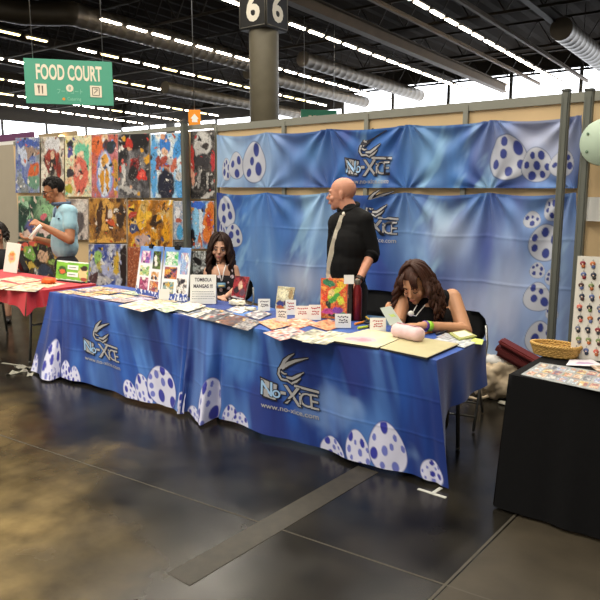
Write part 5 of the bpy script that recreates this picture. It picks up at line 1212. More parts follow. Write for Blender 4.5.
class Head:
    """head frame: faces local -Y, x to the viewer's right when facing us, z up; sized s"""
    def __init__(self, c, yaw, pitch, roll=0, s=1.0):
        self.c = Vector(c); self.R = Matrix.Rotation(yaw, 3, 'Z') @ Matrix.Rotation(roll, 3, 'Y') @ Matrix.Rotation(pitch, 3, 'X'); self.s = s
    def p(self, x, y, z): return self.c + self.R @ (Vector((x, y, z)) * self.s)
    def r(self, a, b, c): return (a * self.s, b * self.s, c * self.s)
    def prims(self, neck_to, nr=.052, female=False):
        R = self.R; P = self.p; r = self.r; j = .9 if female else 1.0
        L = [('e', P(0, .018, .032), r(.074, .096, .086), R), ('e', P(0, -.012, .0), r(.066, .078, .09), R), ('e', P(0, -.028, -.045), r(.056 * j, .06, .066), R),
             ('e', P(0, -.062, -.092), r(.026 * j, .024, .022), R), ('e', P(0, -.02, -.078), r(.048 * j, .052, .03), R),
             ('c', P(0, -.084, .012), P(0, -.106, -.024), .009 * self.s, .0125 * self.s), ('e', P(0, -.1, -.028), r(.016, .012, .009), R),
             ('e', P(0, -.084, -.055), r(.024, .016, .016), R),
             ('c', P(-.038, -.074, .026), P(.038, -.074, .026), .012 * self.s, .012 * self.s)]
        for sx in (-1, 1):
            L += [('e', P(sx * .04, -.06, -.03), r(.024, .022, .022), R), ('e', P(sx * .075, .016, -.008), r(.009, .018, .031), R @ Matrix.Rotation(sx * .25, 3, 'Z')), ('e', P(sx * .076, .016, -.03), r(.007, .012, .013), R)]
        nk = Vector(neck_to); L += [('c', P(0, .022, -.05), nk, nr, nr * 1.12)]
        return L
    def face(self, parent, brow='#2a1c16', lip='#a8605a', iris='#3a2418', closed=False, glasses=False, brow_w=.0038):
        P = self.p; s = self.s
        for sx in (-1, 1):
            if closed:
                part('eyelid', lambda bm: add_tube(bm, [P(sx * .018, -.088, -.003), P(sx * .031, -.090, -.008), P(sx * .046, -.082, -.004)], .0026 * s, 6), mat('lash', '#241812', .6), parent)
            else:
                e = part('eye', lambda bm: add_ell(bm, P(sx * .031, -.0785, .0), self.r(.0135, .0085, .0075), self.R), mat('eye_white', '#e9e4df', .25), parent)
                part('iris', lambda bm: add_ell(bm, P(sx * .031, -.0858, .0), self.r(.0058, .0025, .0058), self.R), mat('iris', iris, .2), e)
                part('upper_lash', lambda bm: add_tube(bm, [P(sx * .017, -.0865, .003), P(sx * .031, -.0905, .0085), P(sx * .046, -.082, .003)], .002 * s, 6), mat('lash', '#241812', .6), parent)
            part('eyebrow', lambda bm: add_tube(bm, [P(sx * .014, -.09, .024), P(sx * .032, -.0895, .031), P(sx * .052, -.077, .024)], [brow_w * s, brow_w * 1.1 * s, brow_w * .4 * s], 8), mat('brow' + brow, brow, .8), parent)
        part('lips', lambda bm: (add_tube(bm, [P(-.021, -.0945, -.060), P(-.008, -.1, -.0565), P(0, -.1005, -.058), P(.008, -.1, -.0565), P(.021, -.0945, -.060)], [.001 * s, .0026 * s, .0026 * s, .0026 * s, .001 * s], 8),
                                 add_tube(bm, [P(-.02, -.0945, -.061), P(0, -.102, -.0655), P(.02, -.0945, -.061)], [.001 * s, .0034 * s, .001 * s], 8)), mat('lip' + lip, lip, .45), parent)
        if glasses:
            def g(bm):
                for sx in (-1, 1):
                    pts = [P(sx * .034 + .023 * math.cos(t), -.1 + .006 * abs(math.cos(t)) * 1, .0 + .016 * math.sin(t)) for t in np.linspace(0, 2 * PI, 20)]
                    add_tube(bm, pts, .0026 * s, 6); add_tube(bm, [P(sx * .057, -.094, .006), P(sx * .078, -.03, .008), P(sx * .08, .02, -.004)], .0026 * s, 6)
                add_tube(bm, [P(-.012, -.101, .004), P(.012, -.101, .004)], .0026 * s, 6)
            part('glasses', g, mat('glasses_frame', '#141214', .3), parent)
def hand(wrist, d, palm_n, curl=.5, s=1.0, spread=.16, side=1):
    """primitives for a hand: d pointing direction, palm_n the way the palm faces, side: +1 thumb towards d x palm_n"""
    d = Vector(d).normalized(); n = Vector(palm_n); n = (n - d * n.dot(d)).normalized(); w = d.cross(n) * side; wrist = Vector(wrist)
    L = [('c', wrist, wrist + d * .03 * s, .021 * s, .024 * s)]
    for k in (-1.2, -.4, .4, 1.2): L.append(('c', wrist + d * .02 * s + w * k * .011 * s, wrist + d * .082 * s + w * k * .0185 * s, .014 * s, .0115 * s))
    for k, l in ((-1.5, .058), (-.5, .074), (.5, .082), (1.5, .074)):
        b = wrist + d * .086 * s + w * k * .0185 * s; a = curl; dd = (d + w * k * spread * .3).normalized(); p = b
        for seg_, fr in enumerate((.45, .31, .24)):
            a_ = curl * (seg_ + .6) ; v = (dd * math.cos(a_) + n * math.sin(a_)).normalized(); q = p + v * l * fr * s
            L.append(('c', p, q, (.0098 - .001 * seg_) * s, (.009 - .001 * seg_) * s)); p = q
    b = wrist + d * .025 * s + w * .024 * s; v = (d * .62 + w * .62 + n * .38).normalized(); q = b + v * .042 * s
    v2 = (d * .8 + w * .25 + n * (.3 + curl * .5)).normalized(); q2 = q + v2 * .034 * s
    L += [('c', b, q, .0145 * s, .0115 * s), ('c', q, q2, .011 * s, .0085 * s)]
    return L
def arm(sh, el, wr, r=(.052, .042, .036, .027)):
    sh, el, wr = Vector(sh), Vector(el), Vector(wr); m = el.lerp(wr, .3)
    return [('c', sh, el, r[0], r[1]), ('c', el, m, r[1], r[2] * 1.08), ('c', m, wr, r[2] * 1.08, r[3])]
def frame_at(x, y, Y):
    p = aty(x, y, Y); return Vector((p.x, Y, 0))
# image-aligned local axes at a figure: right, away, up
AX = lambda base, yawdeg: (Matrix.Rotation(YAW + math.radians(yawdeg), 3, 'Z'), Vector(base))
def mk(base, yawdeg):
    R, b = AX(base, yawdeg)
    return lambda x, y, z: b + R @ Vector((x, y, z))
def hair_locks(name, H, m, parent, n, length, az=(-150, 150), seed=1, r=.014, wave=.012, fall=None, out=.02, skull=(.083, .104, .094), part_x=0.0, drop_ang=55):
    """long hair: locks running over the skull from the crown then falling"""
    rg = random.Random(seed); bm = bmesh.new()
    add_ell(bm, H.p(0, .024, .036), H.r(*[k * .985 for k in skull]), H.R, 20, 14)
    # cut the cap open over the face
    dele = [v for v in bm.verts if (H.R.transposed() @ (v.co - H.c)).y < -.035 * H.s and (H.R.transposed() @ (v.co - H.c)).z < .07 * H.s]
    bmesh.ops.delete(bm, geom=dele, context='VERTS')
    down = Vector((0, 0, -1))
    for i in range(n):
        a = math.radians(az[0] + (az[1] - az[0]) * (i + rg.uniform(-.4, .4)) / max(1, n - 1))   # 0 = back of the head
        L_ = length * rg.uniform(.82, 1.08); layer = rg.choice((0, 0, 1)); rr = 1.02 + .07 * layer + rg.uniform(0, .05)
        pts = []; dx, dy = math.sin(a), math.cos(a)
        for k in range(6):
            e = math.radians(88 - k * (88 - (90 - drop_ang) + 20) / 5); x = dx * math.cos(e) * skull[0] * rr; y = .024 + dy * math.cos(e) * skull[1] * rr; z = .036 + math.sin(e) * skull[2] * rr
            pts.append(H.p(x + part_x * (1 - k / 5), y, z))
        p = pts[-1].copy(); o_ = H.R @ Vector((dx, dy, 0)); o_.z = 0; o_ = o_.normalized() if o_.length > .1 else Vector((0, 0, 0)); ph = rg.uniform(0, 6.3); st = 12; fr = rg.uniform(2.2, 3.2)
        sidev = Vector((-o_.y, o_.x, 0))
        for k in range(1, st + 1):
            t = k / st; q = p + down * (L_ * t) + o_ * (out * math.sin(min(1, t * 1.4) * PI / 2) * 1.6 + wave * math.sin(ph + t * fr * 2 * PI) * min(1, t * 3)) + sidev * (wave * math.cos(ph + t * fr * 2 * PI) * min(1, t * 3))
            if fall: q = fall(q, t)
            pts.append(q)
        R_ = r * rg.uniform(.75, 1.25); rs = [R_ * .5, R_ * .8, R_, R_, R_, R_] + [R_ * (1.0 + .2 * math.sin(ph + k) - .75 * (k / st) ** 3) for k in range(1, st + 1)]
        add_tube(bm, pts, rs, 7)
    return obj(name, bm, m, parent, True)
def shorthair(name, H, m, parent, n=170, seed=2, r=.006, ln=.02):
    rg = random.Random(seed); bm = bmesh.new()
    add_ell(bm, H.p(0, .026, .040), H.r(.081, .1, .088), H.R, 22, 16)
    inv = H.R.transposed()
    dele = [v for v in bm.verts if ((inv @ (v.co - H.c)).y < -.03 * H.s and (inv @ (v.co - H.c)).z < .066 * H.s) or (inv @ (v.co - H.c)).z < -.035 * H.s or (abs((inv @ (v.co - H.c)).x) > .05 * H.s and (inv @ (v.co - H.c)).z < .012 * H.s and (inv @ (v.co - H.c)).y < .03 * H.s)]
    bmesh.ops.delete(bm, geom=dele, context='VERTS')
    for i in range(n):
        a = rg.uniform(0, 2 * PI); e = rg.uniform(.1, 1.5); x, y, z = math.sin(a) * math.cos(e), math.cos(a) * math.cos(e), math.sin(e)
        p = (x * .08, .026 + y * .099, .04 + z * .087)
        if p[1] < -.03 and p[2] < .075: continue
        t = (p[0] + x * ln * .5 , p[1] - .012 + y * ln * .5, p[2] + z * ln + .004)
        add_tube(bm, [H.p(*p), H.p(*t)], [r * H.s, r * .25 * H.s], 5)
    return obj(name, bm, m, parent, True)
black_hair = mat('black_hair', '#15110f', .55, spec=.25, noise_scale=30, noise_amt=.3)
brown_hair = mat('dark_brown_hair', '#2a1810', .65, spec=.2, noise_scale=25, noise_amt=.4)
red_brown = mat('red_brown_hair', '#3a2016', .6, spec=.25, noise_scale=25, noise_amt=.45)
def legs_standing(W_, hip_z, r0=.085, foot=.26, w=.1, fwd=0):
    L = []
    for sx in (-1, 1):
        L += [('c', W_(sx * w * .9, 0, hip_z), W_(sx * w, -.01, hip_z * .53), r0, .058), ('c', W_(sx * w, -.01, hip_z * .53), W_(sx * w, .01, .09), .055, .04)]
    return L
def shoes(W_, w, m, parent, y0=.06, z=.035, x=0):
    for sx in (-1, 1):
        part('shoe', lambda bm: (add_cap(bm, W_(x + sx * w, y0, z + .005), W_(x + sx * w, y0 - .19, z), .038, .034)), m, parent)
shoem = mat('dark_shoe', '#17161a', .5)

# ---- bald man in black shirt: stands behind the right table, head turned to the photo's left
b = frame_at(348, 260, 4.30); b.x -= .0
man = thing('person', 'bald man in black shirt and white tie standing behind the right table, looking away', 'person', b)
BY = -50
Wm = mk(b, BY)      # body turned a little to the photo's left
sk = skin('skin_fair', '#c98e74')
H = Head(atd(341.5, 194, (b + Vector((0, 0, 1.2)) - EYE).dot(FW) + .02), YAW + math.radians(-108), math.radians(4), 0, 1.09)
Db = (b + Vector((0, 0, 1.2)) - EYE).dot(FW); shl, shr = atd(337, 223, Db + .13), atd(364, 221, Db - .07)
elR, wrR = Wm(.285, -.02, 1.14), None
wrR = atd(358, 282, Db - .22); elR = atd(372, 253, Db - .06)
elL = atd(334, 255, Db + .16); wrL = atd(332, 284, Db + .0)
neck = atd(350, 212, Db + .02)
body = H.prims(neck, .064) + [('e', Wm(0, .0, 1.22), (.13, .085, .16), AX(b, BY)[0]), ('e', Wm(0, .0, 1.02), (.14, .105, .16), AX(b, BY)[0]), ('c', neck, atd(350, 222, Db + .03), .06, .07),
    ('c', shl, shr, .06, .06)] + arm(shl, elL, wrL) + arm(shr, elR, wrR) + legs_standing(Wm, .92)
body += hand(wrR, (atd(352, 296, (b + Vector((0, 0, 1.2)) - EYE).dot(FW) - .2) - wrR), -RT, .45, 1.0, side=-1) + hand(wrL, Vector((0, 0, -1)) + FW * -.3, RT, .4, 1.0)
remesh('body', body, .0055, sk, man, 3)
H.face(man, brow='#7a5a48', brow_w=.0022)
shm = mat('black_shirt', '#0a0a0c', .85, noise_scale=12, noise_amt=.2, spec=.25)
R14 = AX(b, BY)[0]
shirt = [('e', Wm(0, .0, 1.26), (.168, .135, .19), R14), ('e', Wm(0, .03, 1.36), (.15, .125, .13), R14), ('e', Wm(0, .0, 1.10), (.165, .14, .24), R14), ('e', Wm(0, .0, .93), (.165, .14, .16), R14), ('c', shl, shr, .08, .08), ('e', atd(350, 224, Db + .01), (.19, .125, .12), AX(b, -32)[0]), ('c', atd(350, 211, Db), atd(352, 216, Db), .07, .09), ('c', atd(352, 213, Db - .0), shr, .07, .078), ('c', atd(350.5, 228, Db + .02), Wm(0, 0, 1.12), .135, .15),
    ('c', shl, elL, .075, .06), ('c', elL, elL.lerp(wrL, .2), .06, .055), ('c', shr, elR, .078, .064), ('c', elR, elR.lerp(wrR, .10), .064, .06)]
def shirt_folds(me):
    for v in me.vertices: v.co += Vector((1, 1, 0)) * (.006 * noise.noise(v.co * 7) + .003 * noise.noise(v.co * 16))
remesh('shirt', shirt, .008, shm, man, 4, shirt_folds)
cc0 = atd(348.5, 207.5, Db + .015); xx = R14 @ Vector((1, 0, 0)); yy = R14 @ Vector((0, 1, 0))
part('collar', lambda bm: add_tube(bm, [cc0 + xx * .074 * math.cos(t) + yy * .078 * math.sin(t) + Vector((0, 0, .03 * math.sin(t))) for t in np.linspace(-1.35, 4.5, 26)], .019, 8), shm, man)
part('rolled_cuff', lambda bm: add_tube(bm, [elR.lerp(wrR, .06), elR.lerp(wrR, .16)], .066, 16), shm, man)
part('rolled_cuff', lambda bm: add_tube(bm, [elL.lerp(wrL, .18), elL.lerp(wrL, .26)], .058, 16), shm, man)
Dm = (b + Vector((0, 0, 1.2)) - EYE).dot(FW)
tiem = mat('ivory_tie', '#f2ecdc', .6)
tp = [(342.5, 215, 6), (340, 222, 6), (337.5, 230, 7), (335.5, 238, 8), (333, 249, 9), (331, 262, 10), (330, 274, 10), (329.5, 284, 8)]
from mathutils.bvhtree import BVHTree
so = [c for c in man.children if c.name.startswith('shirt')][0]
bvh = BVHTree.FromPolygons([wmat(man) @ v.co for v in so.data.vertices], [tuple(p.vertices) for p in so.data.polygons])
def hit(x, y, off=.012):
    d = ray(x, y).normalized(); h_ = bvh.ray_cast(EYE, d)
    return (h_[0] if h_[0] else atd(x, y, Dm - .16)) - d * off
def tie(bm):
    L_, R__ = [], []
    for (x, y, w) in tp:
        c = hit(x, y); L_.append(bm.verts.new(c - RT * w / F * Dm * .5 * .8)); R__.append(bm.verts.new(c + RT * w / F * Dm * .5 * .62))
    for i in range(len(tp) - 1): bm.faces.new((L_[i], R__[i], R__[i + 1], L_[i + 1]))
    bmesh.ops.solidify(bm, geom=bm.faces[:], thickness=.008)
part('tie', tie, tiem, man, False)
part('tie_knot', lambda bm: add_ell(bm, hit(343.5, 214), (.014, .012, .018)), tiem, man)
remesh('trousers', [(p[0], p[1], p[2], p[3] + .018, p[4] + .022) for p in legs_standing(Wm, .92)] + [('e', Wm(0, 0, .92), (.175, .13, .13), R14)], .012, mat('black_trousers', '#121215', .85), man, 3)
shoes(Wm, .1, shoem, man)
part('watch', lambda bm: (add_tube(bm, [wrR.lerp(elR, .05), wrR.lerp(elR, .14)], .034, 16), add_ell(bm, wrR.lerp(elR, .1) - FW * .030, (.014, .014, .014))), mat('watch_band', '#3a2c24', .4, .3), man)

# ---- man in pale blue polo: behind the red table, in profile, looking at what he holds
b = frame_at(62, 250, 4.10)
man2 = thing('person', 'man with glasses in a pale blue polo shirt, standing and rolling a white paper', 'person', b)
Dp = (b + Vector((0, 0, 1.2)) - EYE).dot(FW)
ppm = F / Dp
A = lambda x, y, d=0: atd(x, y, Dp + d)
R2 = Matrix.Rotation(YAW + math.radians(-48), 3, 'Z')
H2 = Head(A(53.5, 191, 0), YAW + math.radians(-66), math.radians(20), 0, 1.14)
sk2 = skin('skin_tan', '#a8714e')
nk = A(63, 208, .02); shF, shB = A(70, 212, -.13), A(60, 212, .15)
elF, wF = A(70, 240, -.2), A(43, 226, -.27); elB, wB = A(57, 245, .1), A(34, 238.5, -.12)
hipz = 1.0
Wp = mk(frame_at(66, 250, 4.10), -55)
body2 = H2.prims(nk, .06) + [('e', A(64.5, 232, 0), (.14, .11, .2), R2), ('e', A(65, 246, 0), (.12, .1, .14), R2), ('c', shF, shB, .065, .065)] \
    + arm(shF, elF, wF, (.062, .05, .044, .032)) + arm(shB, elB, wB, (.06, .048, .042, .031)) + hand(wF, -RT * 1 + UP * .45, -UP * .4 - FW * -.6, .62, 1.12) + hand(wB, -RT * 1 + UP * .02, UP * 1, .55, 1.12) \
    + [('c', Wp(sx * .09, 0, .85), Wp(sx * .1, 0, .48), .085, .06) for sx in (-1, 1)] + [('c', Wp(sx * .1, 0, .5), Wp(sx * .1, .01, .09), .056, .042) for sx in (-1, 1)]
remesh('body', body2, .006, sk2, man2, 3)
H2.face(man2, brow='#1a1412', glasses=True, lip='#9a5a50')
shorthair('hair', H2, black_hair, man2, 420, ln=.012, r=.0065)
polo = mat('pale_blue_polo', '#94bccb', .8, noise_scale=30, noise_amt=.05, sheen=.2)
P2 = [('e', A(64.5, 228, 0), (.18, .15, .2), R2), ('e', A(65, 246, 0), (.175, .145, .16), R2), ('c', A(64.5, 225, 0), A(64.5, 246, 0), .145, .15), ('c', shF, shB, .085, .085), ('c', A(66, 210, -.05), A(62, 210, .06), .07, .07),
      ('c', shF, shF.lerp(elF, .5), .08, .078), ('c', shB, shB.lerp(elB, .5), .078, .07)]
def polo_folds(me):
    for v in me.vertices: v.co += Vector((1, -.6, 0)) * (.008 * noise.noise(v.co * 6) + .003 * noise.noise(v.co * 15))
remesh('polo_shirt', P2, .008, polo, man2, 4, polo_folds)
colm = mat('grey_blue_collar', '#4a5a72', .8)
cN = H2.p(0, .02, -.06).lerp(nk, .75)
axn = (H2.p(0, .02, -.05) - nk).normalized(); e1 = (R2 @ Vector((1, 0, 0))); e2 = axn.cross(e1).normalized()
part('collar', lambda bm: add_tube(bm, [cN + e1 * .085 * math.cos(t) + e2 * .088 * math.sin(t) + axn * (.02 - .012 * math.sin(t)) for t in np.linspace(-1.4, 4.5, 24)], .019, 8), colm, man2)
part('button_placket', lambda bm: add_tube(bm, [A(55.5, 208, -.13), A(54.5, 213, -.16), A(54, 217, -.17)], .012, 8), colm, man2)
part('chest_emblem', lambda bm: add_ell(bm, A(58.5, 218.5, -.165), (.022, .012, .008), R2), colm, man2)
trz = mat('dark_trousers', '#17181e', .85)
remesh('trousers', [('e', Wp(0, 0, .87), (.155, .135, .13), R2)] + [('c', Wp(sx * .085, 0, .83), Wp(sx * .1, 0, .48), .1, .078) for sx in (-1, 1)] + [('c', Wp(sx * .1, 0, .5), Wp(sx * .1, .01, .1), .075, .062) for sx in (-1, 1)], .012, trz, man2, 3)
shoes(Wp, .1, shoem, man2)
# what he holds: a rolled white paper
rp0, rp1 = wB + (-RT * .02 + UP * .0 - FW * .05), wF + (-RT * .08 + UP * .06 - FW * .04)
th = thing('paper_roll', 'narrow white rolled paper in the hands of the man in pale blue', 'paper roll', rp0)
part('roll', lambda bm: add_tube(bm, [A(30.5, 238.5, -.27), A(36, 231, -.30), A(41, 225.5, -.31)], [.026, .022, .02], 14), WHITE, th)

# ---- seated woman with lanyard, facing the camera
b = frame_at(226, 285, 4.78)
wo = thing('person', 'woman with long dark wavy hair, dotted black dress and white lanyard, seated facing out', 'person', (b.x, b.y, 0))
Dw = (b + Vector((0, 0, 1.2)) - EYE).dot(FW); A = lambda x, y, d=0: atd(x, y, Dw + d)
Rw = Matrix.Rotation(YAW + math.radians(4), 3, 'Z'); Ww = mk(b, 4)
Hw = Head(A(220, 248.5, 0), YAW + math.radians(2), math.radians(4), .06, 1.12)
skw = skin('skin_pale', '#c9997e')
nk = A(221, 266, .03); s1, s2 = A(208, 271, .0), A(234.5, 269, .0); e2_ = A(239, 287, -.02); w2 = A(226, 297, -.32); e1_ = A(206, 290, -.02); w1 = A(214, 298, -.32)
bw_ = Hw.prims(nk, .048, True) + [('e', A(221.5, 280, 0), (.14, .1, .17), Rw), ('e', A(222, 298, .02), (.13, .11, .16), Rw), ('c', s1, s2, .042, .042)] + arm(s1, e1_, w1, (.045, .038, .034, .024)) + arm(s2, e2_, w2, (.045, .038, .034, .024)) \
    + hand(w2, (-RT * 1 - FW * .25), Vector((0, 0, -1)), .35, .92, side=-1) + hand(w1, (RT * .8 - FW * .5), Vector((0, 0, -1)), .35, .92)
for sx in (-1, 1): bw_ += [('c', Ww(sx * .085, .0, .53), Ww(sx * .1, -.38, .53), .075, .055), ('c', Ww(sx * .1, -.38, .53), Ww(sx * .1, -.36, .09), .05, .036)]
remesh('body', bw_, .0058, skw, wo, 3)
Hw.face(wo, brow='#2a1c16', lip='#b4666a', iris='#3a2820')
dotm = bpy.data.materials.new('dotted_black_dress'); dotm.use_nodes = True; nt = dotm.node_tree; bs = nt.nodes['Principled BSDF']; bs.inputs['Roughness'].default_value = .85
tc = nt.nodes.new('ShaderNodeTexCoord'); vo = nt.nodes.new('ShaderNodeTexVoronoi'); vo.inputs['Scale'].default_value = 17; vo.inputs['Randomness'].default_value = .55
nt.links.new(tc.outputs['Object'], vo.inputs['Vector']); cr = nt.nodes.new('ShaderNodeValToRGB'); cr.color_ramp.interpolation = 'CONSTANT'
cr.color_ramp.elements[0].color = (*lin('#c8b8c0'), 1); cr.color_ramp.elements[1].position = .33; cr.color_ramp.elements[1].color = (*lin('#121015'), 1)
nt.links.new(vo.outputs['Distance'], cr.inputs['Fac']); nt.links.new(cr.outputs['Color'], bs.inputs['Base Color'])
remesh('dress', [('e', A(221.5, 284, 0), (.158, .118, .15), Rw), ('e', A(222, 299, .02), (.15, .125, .16), Rw), ('c', s1.lerp(s2, .16), A(213, 284, 0), .058, .085), ('c', s2.lerp(s1, .14), A(231, 284, 0), .058, .085), ('c', Ww(-.085, .0, .55), Ww(-.1, -.3, .54), .1, .09), ('c', Ww(.085, 0, .55), Ww(.1, -.3, .54), .1, .09)], .008, dotm, wo, 4)
hair_locks('hair', Hw, brown_hair, wo, 84, .40, (-124, 124), 11, .0165, .014, out=.022, part_x=-.015,
           fall=lambda q, t: q - FW * (.055 * t * (1 if (q - Hw.c).dot(FW) < .06 else .1)) )
part('front_hair', lambda bm: [add_tube(bm, [Hw.p(sx * (.004 + .003 * i), .02 - .014 * i, .131 - .002 * i), Hw.p(sx * (.03 + .002 * i), -.045 - .006 * i, .113 - .006 * i), Hw.p(sx * (.062 + .001 * i), -.062 - .004 * i, .06 - .008 * i), Hw.p(sx * (.082), -.045, -.01 - .01 * i), Hw.p(sx * .086, -.03, -.09)], [.008, .011, .012, .012, .008], 7) for i in range(5) for sx in (-1, 1)], brown_hair, wo)
def lany(bm):
    for x0, x1 in ((216.5, 221.3), (226, 221.9)): add_tube(bm, [A(x0, 264, -.03), A((x0 + x1) / 2 - .3 * (1 if x0 < 220 else -1), 270, -.115), A(x1, 281, -.145)], .0055, 6)
part('lanyard', lany, mat('white_ribbon', '#e6e4e2', .6), wo)
bd = part('badge', lambda bm: add_box(bm, A(221.5, 285.3, -.15), (.085, .006, .058), Rw, bev=.003), mat('badge_blue', '#5f8fb0', .5), wo)
part('badge_photo', lambda bm: add_box(bm, A(221.5, 286, -.156), (.06, .004, .02), Rw), mat('badge_yellow', '#cfc48a', .5), bd)

shoes(lambda x, y, z: Ww(x, y - .38, z), .1, shoem, wo)
# ---- seated woman bowed over her drawing
b = frame_at(432, 318, 4.30)
wr_ = thing('person', 'woman with long red-brown hair in a black sleeveless top, bowed over a paper', 'person', (b.x, b.y, 0))
Dr = (b + Vector((0, 0, 1.2)) - EYE).dot(FW); A = lambda x, y, d=0: atd(x, y, Dr + d)
Wr = mk(b, -16); Rr_ = Matrix.Rotation(YAW + math.radians(-16), 3, 'Z')
Hr = Head(A(415, 284, -.12), YAW + math.radians(-34), math.radians(30), -.1, 1.10)
skr = skin('skin_warm', '#c4906c')
nk = A(429, 298, -.02); s1, s2 = A(402.5, 303, -.04), A(452, 297.5, .0); e2_ = A(464.5, 331, -.14); w2 = A(424, 325.5, -.36); e1_ = A(398, 324, -.12); w1 = A(393, 322, -.33)
br_ = Hr.prims(nk, .05, True) + [('e', A(430, 318, .0), (.165, .125, .16), Rr_), ('e', A(430, 340, .04), (.16, .13, .17), Rr_), ('c', s1, s2, .05, .05), ('c', nk, A(429, 308, 0), .06, .1)] \
    + arm(s2, e2_, w2, (.066, .055, .046, .03)) + arm(s1, e1_, w1, (.055, .046, .04, .028)) + hand(w2, (-RT * 1 - FW * .05 + UP * .04), Vector((0, 0, -1)), .3, .98, side=-1) + hand(w1, (-RT * .45 - FW * .5 + UP * .75), RT + FW * .4, .5, .95, side=1)
for sx in (-1, 1): br_ += [('c', Wr(sx * .09, .02, .53), Wr(sx * .11, -.36, .53), .08, .058), ('c', Wr(sx * .11, -.36, .53), Wr(sx * .11, -.34, .09), .052, .038)]
remesh('body', br_, .0055, skr, wr_, 3)
Hr.face(wr_, brow='#2a1a14', lip='#a85a50', closed=True)
topm_ = mat('black_top', '#0c0c0f', .85, spec=.25)
remesh('sleeveless_top', [('e', A(430, 320, .0), (.185, .145, .15), Rr_), ('e', A(430, 340, .04), (.18, .15, .17), Rr_), ('c', s1.lerp(s2, .2), s1.lerp(s2, .8), .07, .07), ('c', s1.lerp(s2, .22), A(414, 322, 0), .06, .09), ('c', s2.lerp(s1, .2), A(444, 322, 0), .062, .095)], .008, topm_, wr_, 4)
remesh('trousers', [('c', Wr(sx * .09, .02, .53), Wr(sx * .11, -.36, .53), .098, .075) for sx in (-1, 1)] + [('c', Wr(sx * .11, -.36, .53), Wr(sx * .11, -.34, .1), .07, .055) for sx in (-1, 1)] + [('e', Wr(0, .04, .55), (.18, .14, .11), Rr_)], .012, trz, wr_, 3)
shoes(lambda x, y, z: Wr(x, y - .38, z), .11, shoem, wr_)
def fall_r(q, t):
    d = q - Hr.c; side = d.dot(RT)
    return q + RT * (t * (.085 if side > .0 else .012)) - FW * (.02 * t) + FW * (.05 * t if side > .05 else 0)
hair_locks('hair', Hr, red_brown, wr_, 110, .30, (-104, 120), 21, .0145, .017, out=.03, fall=fall_r)
part('fringe', lambda bm: [add_tube(bm, [Hr.p(-.05 + .0085 * i, -.03, .118 - .0006 * (i - 6) ** 2), Hr.p(-.055 + .0095 * i, -.085, .085), Hr.p(-.056 + .0098 * i, -.098, .035 - (.012 if i % 2 else 0))], [.008, .0095, .003], 6) for i in (0, 1, 2, 8, 9, 10, 11, 12)], red_brown, wr_)
dW = (e2_ - w2).normalized()
part('green_wristband', lambda bm: add_tube(bm, [w2 + dW * .025, w2 + dW * .058], .036, 18), mat('neon_green', '#a4e03a', .5), wr_)
part('purple_wristband', lambda bm: add_tube(bm, [w2 + dW * .002, w2 + dW * .020], .0345, 18), mat('purple_band', '#6a3a9a', .5), wr_)
part('pendant_cord', lambda bm: (add_tube(bm, [A(417, 305, -.14), A(413, 312, -.17), A(411.5, 314, -.175)], .004, 6), add_tube(bm, [A(425, 305, -.14), A(416, 316, -.17), A(411.5, 315, -.175)], .004, 6)), mat('white_ribbon', '#e6e4e2', .6), wr_)
part('round_badge', lambda bm: add_ell(bm, A(411, 313.5, -.19), (.021, .006, .02), Rr_), WHITE, wr_)
# the paper she holds and her pen
q = [A(380, 308, -.40), A(391, 306, -.42), A(403.5, 324, -.47), A(390, 325.5, -.45)]
th = thing('paper_sheet', 'pale grey-green sheet of paper held up by the bowed woman', 'paper', q[3])
bm = bmesh.new(); slab(bm, q, .0015); obj('sheet', bm, mat('grey_green_paper', '#b9c4bc', .6), th)
f = lambda x, y: q[0].lerp(q[1], x).lerp(q[3].lerp(q[2], x), 1 - y) - FW * .004
bm = bmesh.new(); put_stroke(bm, [(.35, .62), (.5, .5), (.75, .52), (.85, .4)], [.02, .14, .14, .02], f); obj('green_mark', bm, mat('lime_ink', '#b8d070', .6), th)
th = thing('pen', 'thin dark pen in the raised hand of the bowed woman', 'pen', A(391, 316, -.4))
part('barrel', lambda bm: add_tube(bm, [A(391.5, 304, -.38), A(388.5, 319, -.41)], .0045, 8), mat('pen_dark', '#2a2a30', .35), th)

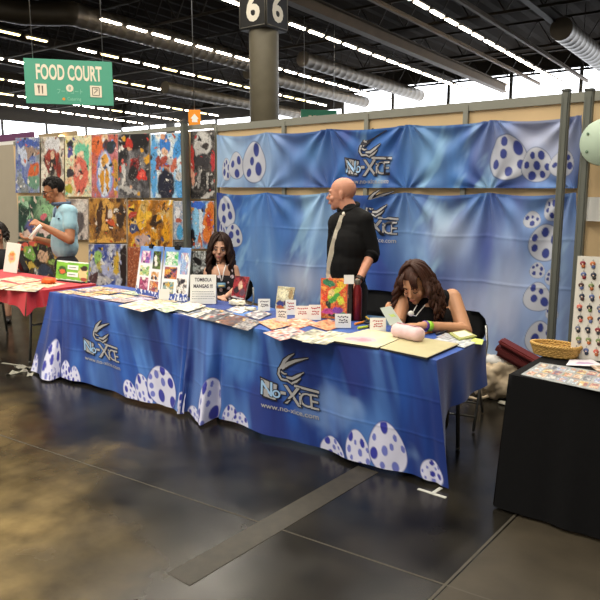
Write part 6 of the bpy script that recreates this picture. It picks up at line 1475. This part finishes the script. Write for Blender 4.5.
# ---- person mostly outside the frame at the left
b = frame_at(0, 280, 4.30)
le = thing('person', 'seated person in black with dark hair, cut off by the left picture edge', 'person', (b.x, b.y, 0))
Dl = (b + Vector((0, 0, 1.2)) - EYE).dot(FW); A = lambda x, y, d=0: atd(x + 6, y - 4, Dl + d)
Rl = Matrix.Rotation(YAW + math.radians(20), 3, 'Z'); Wl = mk(b, 20)
Hl = Head(A(-8, 238, 0), YAW + math.radians(15), math.radians(15), 0, 1.08)
nk = A(-7, 252, .03); s1, s2 = A(-21, 257, 0), A(9, 258, 0); e2_ = A(19, 274, -.03); w2 = A(6, 281, -.25); e1_ = A(-27, 275, 0); w1 = A(-15, 282, -.25)
bl_ = Hl.prims(nk, .05, True) + [('e', A(-6, 268, 0), (.16, .11, .18), Rl), ('e', A(-6, 285, .02), (.15, .12, .16), Rl), ('c', s1, s2, .045, .045)] + arm(s1, e1_, w1, (.05, .042, .036, .026)) + arm(s2, e2_, w2, (.05, .042, .036, .026)) + hand(w2, -RT - FW * .3, Vector((0, 0, -1)), .3, .95, side=-1) + hand(w1, RT - FW * .3, Vector((0, 0, -1)), .3, .95)
for sx in (-1, 1): bl_ += [('c', Wl(sx * .09, .02, .53), Wl(sx * .1, -.36, .53), .08, .058), ('c', Wl(sx * .1, -.36, .53), Wl(sx * .1, -.34, .09), .052, .038)]
remesh('body', bl_, .0065, skw, le, 3); Hl.face(le)
remesh('jumper', [('e', A(-6, 268, 0), (.18, .13, .19), Rl), ('e', A(-6, 285, .02), (.17, .14, .17), Rl), ('c', s1, s2, .062, .062), ('c', s1, e1_, .066, .055), ('c', s2, e2_, .066, .055), ('c', e1_, w1, .055, .04), ('c', e2_, w2, .055, .04), ('c', Wl(-.09, .02, .53), Wl(-.1, -.36, .53), .1, .075), ('c', Wl(.09, .02, .53), Wl(.1, -.36, .53), .1, .075)], .01, mat('black_jumper', '#141215', .9), le, 3)
hair_locks('hair', Hl, black_hair, le, 50, .16, (-130, 130), 31, .017, .01, out=.02)

shoes(lambda x, y, z: Wl(x, y - .38, z), .1, shoem, le)
# ================================================================== light
wd = bpy.data.worlds.new('hall_daylight'); S.world = wd; wd.use_nodes = True
wd.node_tree.nodes['Background'].inputs['Color'].default_value = (1.0, .95, .86, 1); wd.node_tree.nodes['Background'].inputs['Strength'].default_value = .42
def area(name, loc, rot, sx, sy, power, col=(1, .92, .78)):
    l = bpy.data.lights.new(name, 'AREA'); l.shape = 'RECTANGLE'; l.size = sx; l.size_y = sy; l.energy = power; l.color = col
    o = bpy.data.objects.new(name, l); COL.objects.link(o); o.location = loc; o.rotation_euler = rot; return o
ang = math.atan2(U.y, U.x)
for i, (v, s, e) in enumerate(((.3, 2, 1500), (6.5, 2, 1800), (12.8, 4, 1500))):
    c = cp(s, v, .3); area('ceiling_lamp_row_%d' % i, c, (0, 0, ang), 24, .4, e)
S.view_settings.view_transform = 'Standard'; S.view_settings.look = 'None'; S.view_settings.exposure = 0.08; S.view_settings.gamma = 1
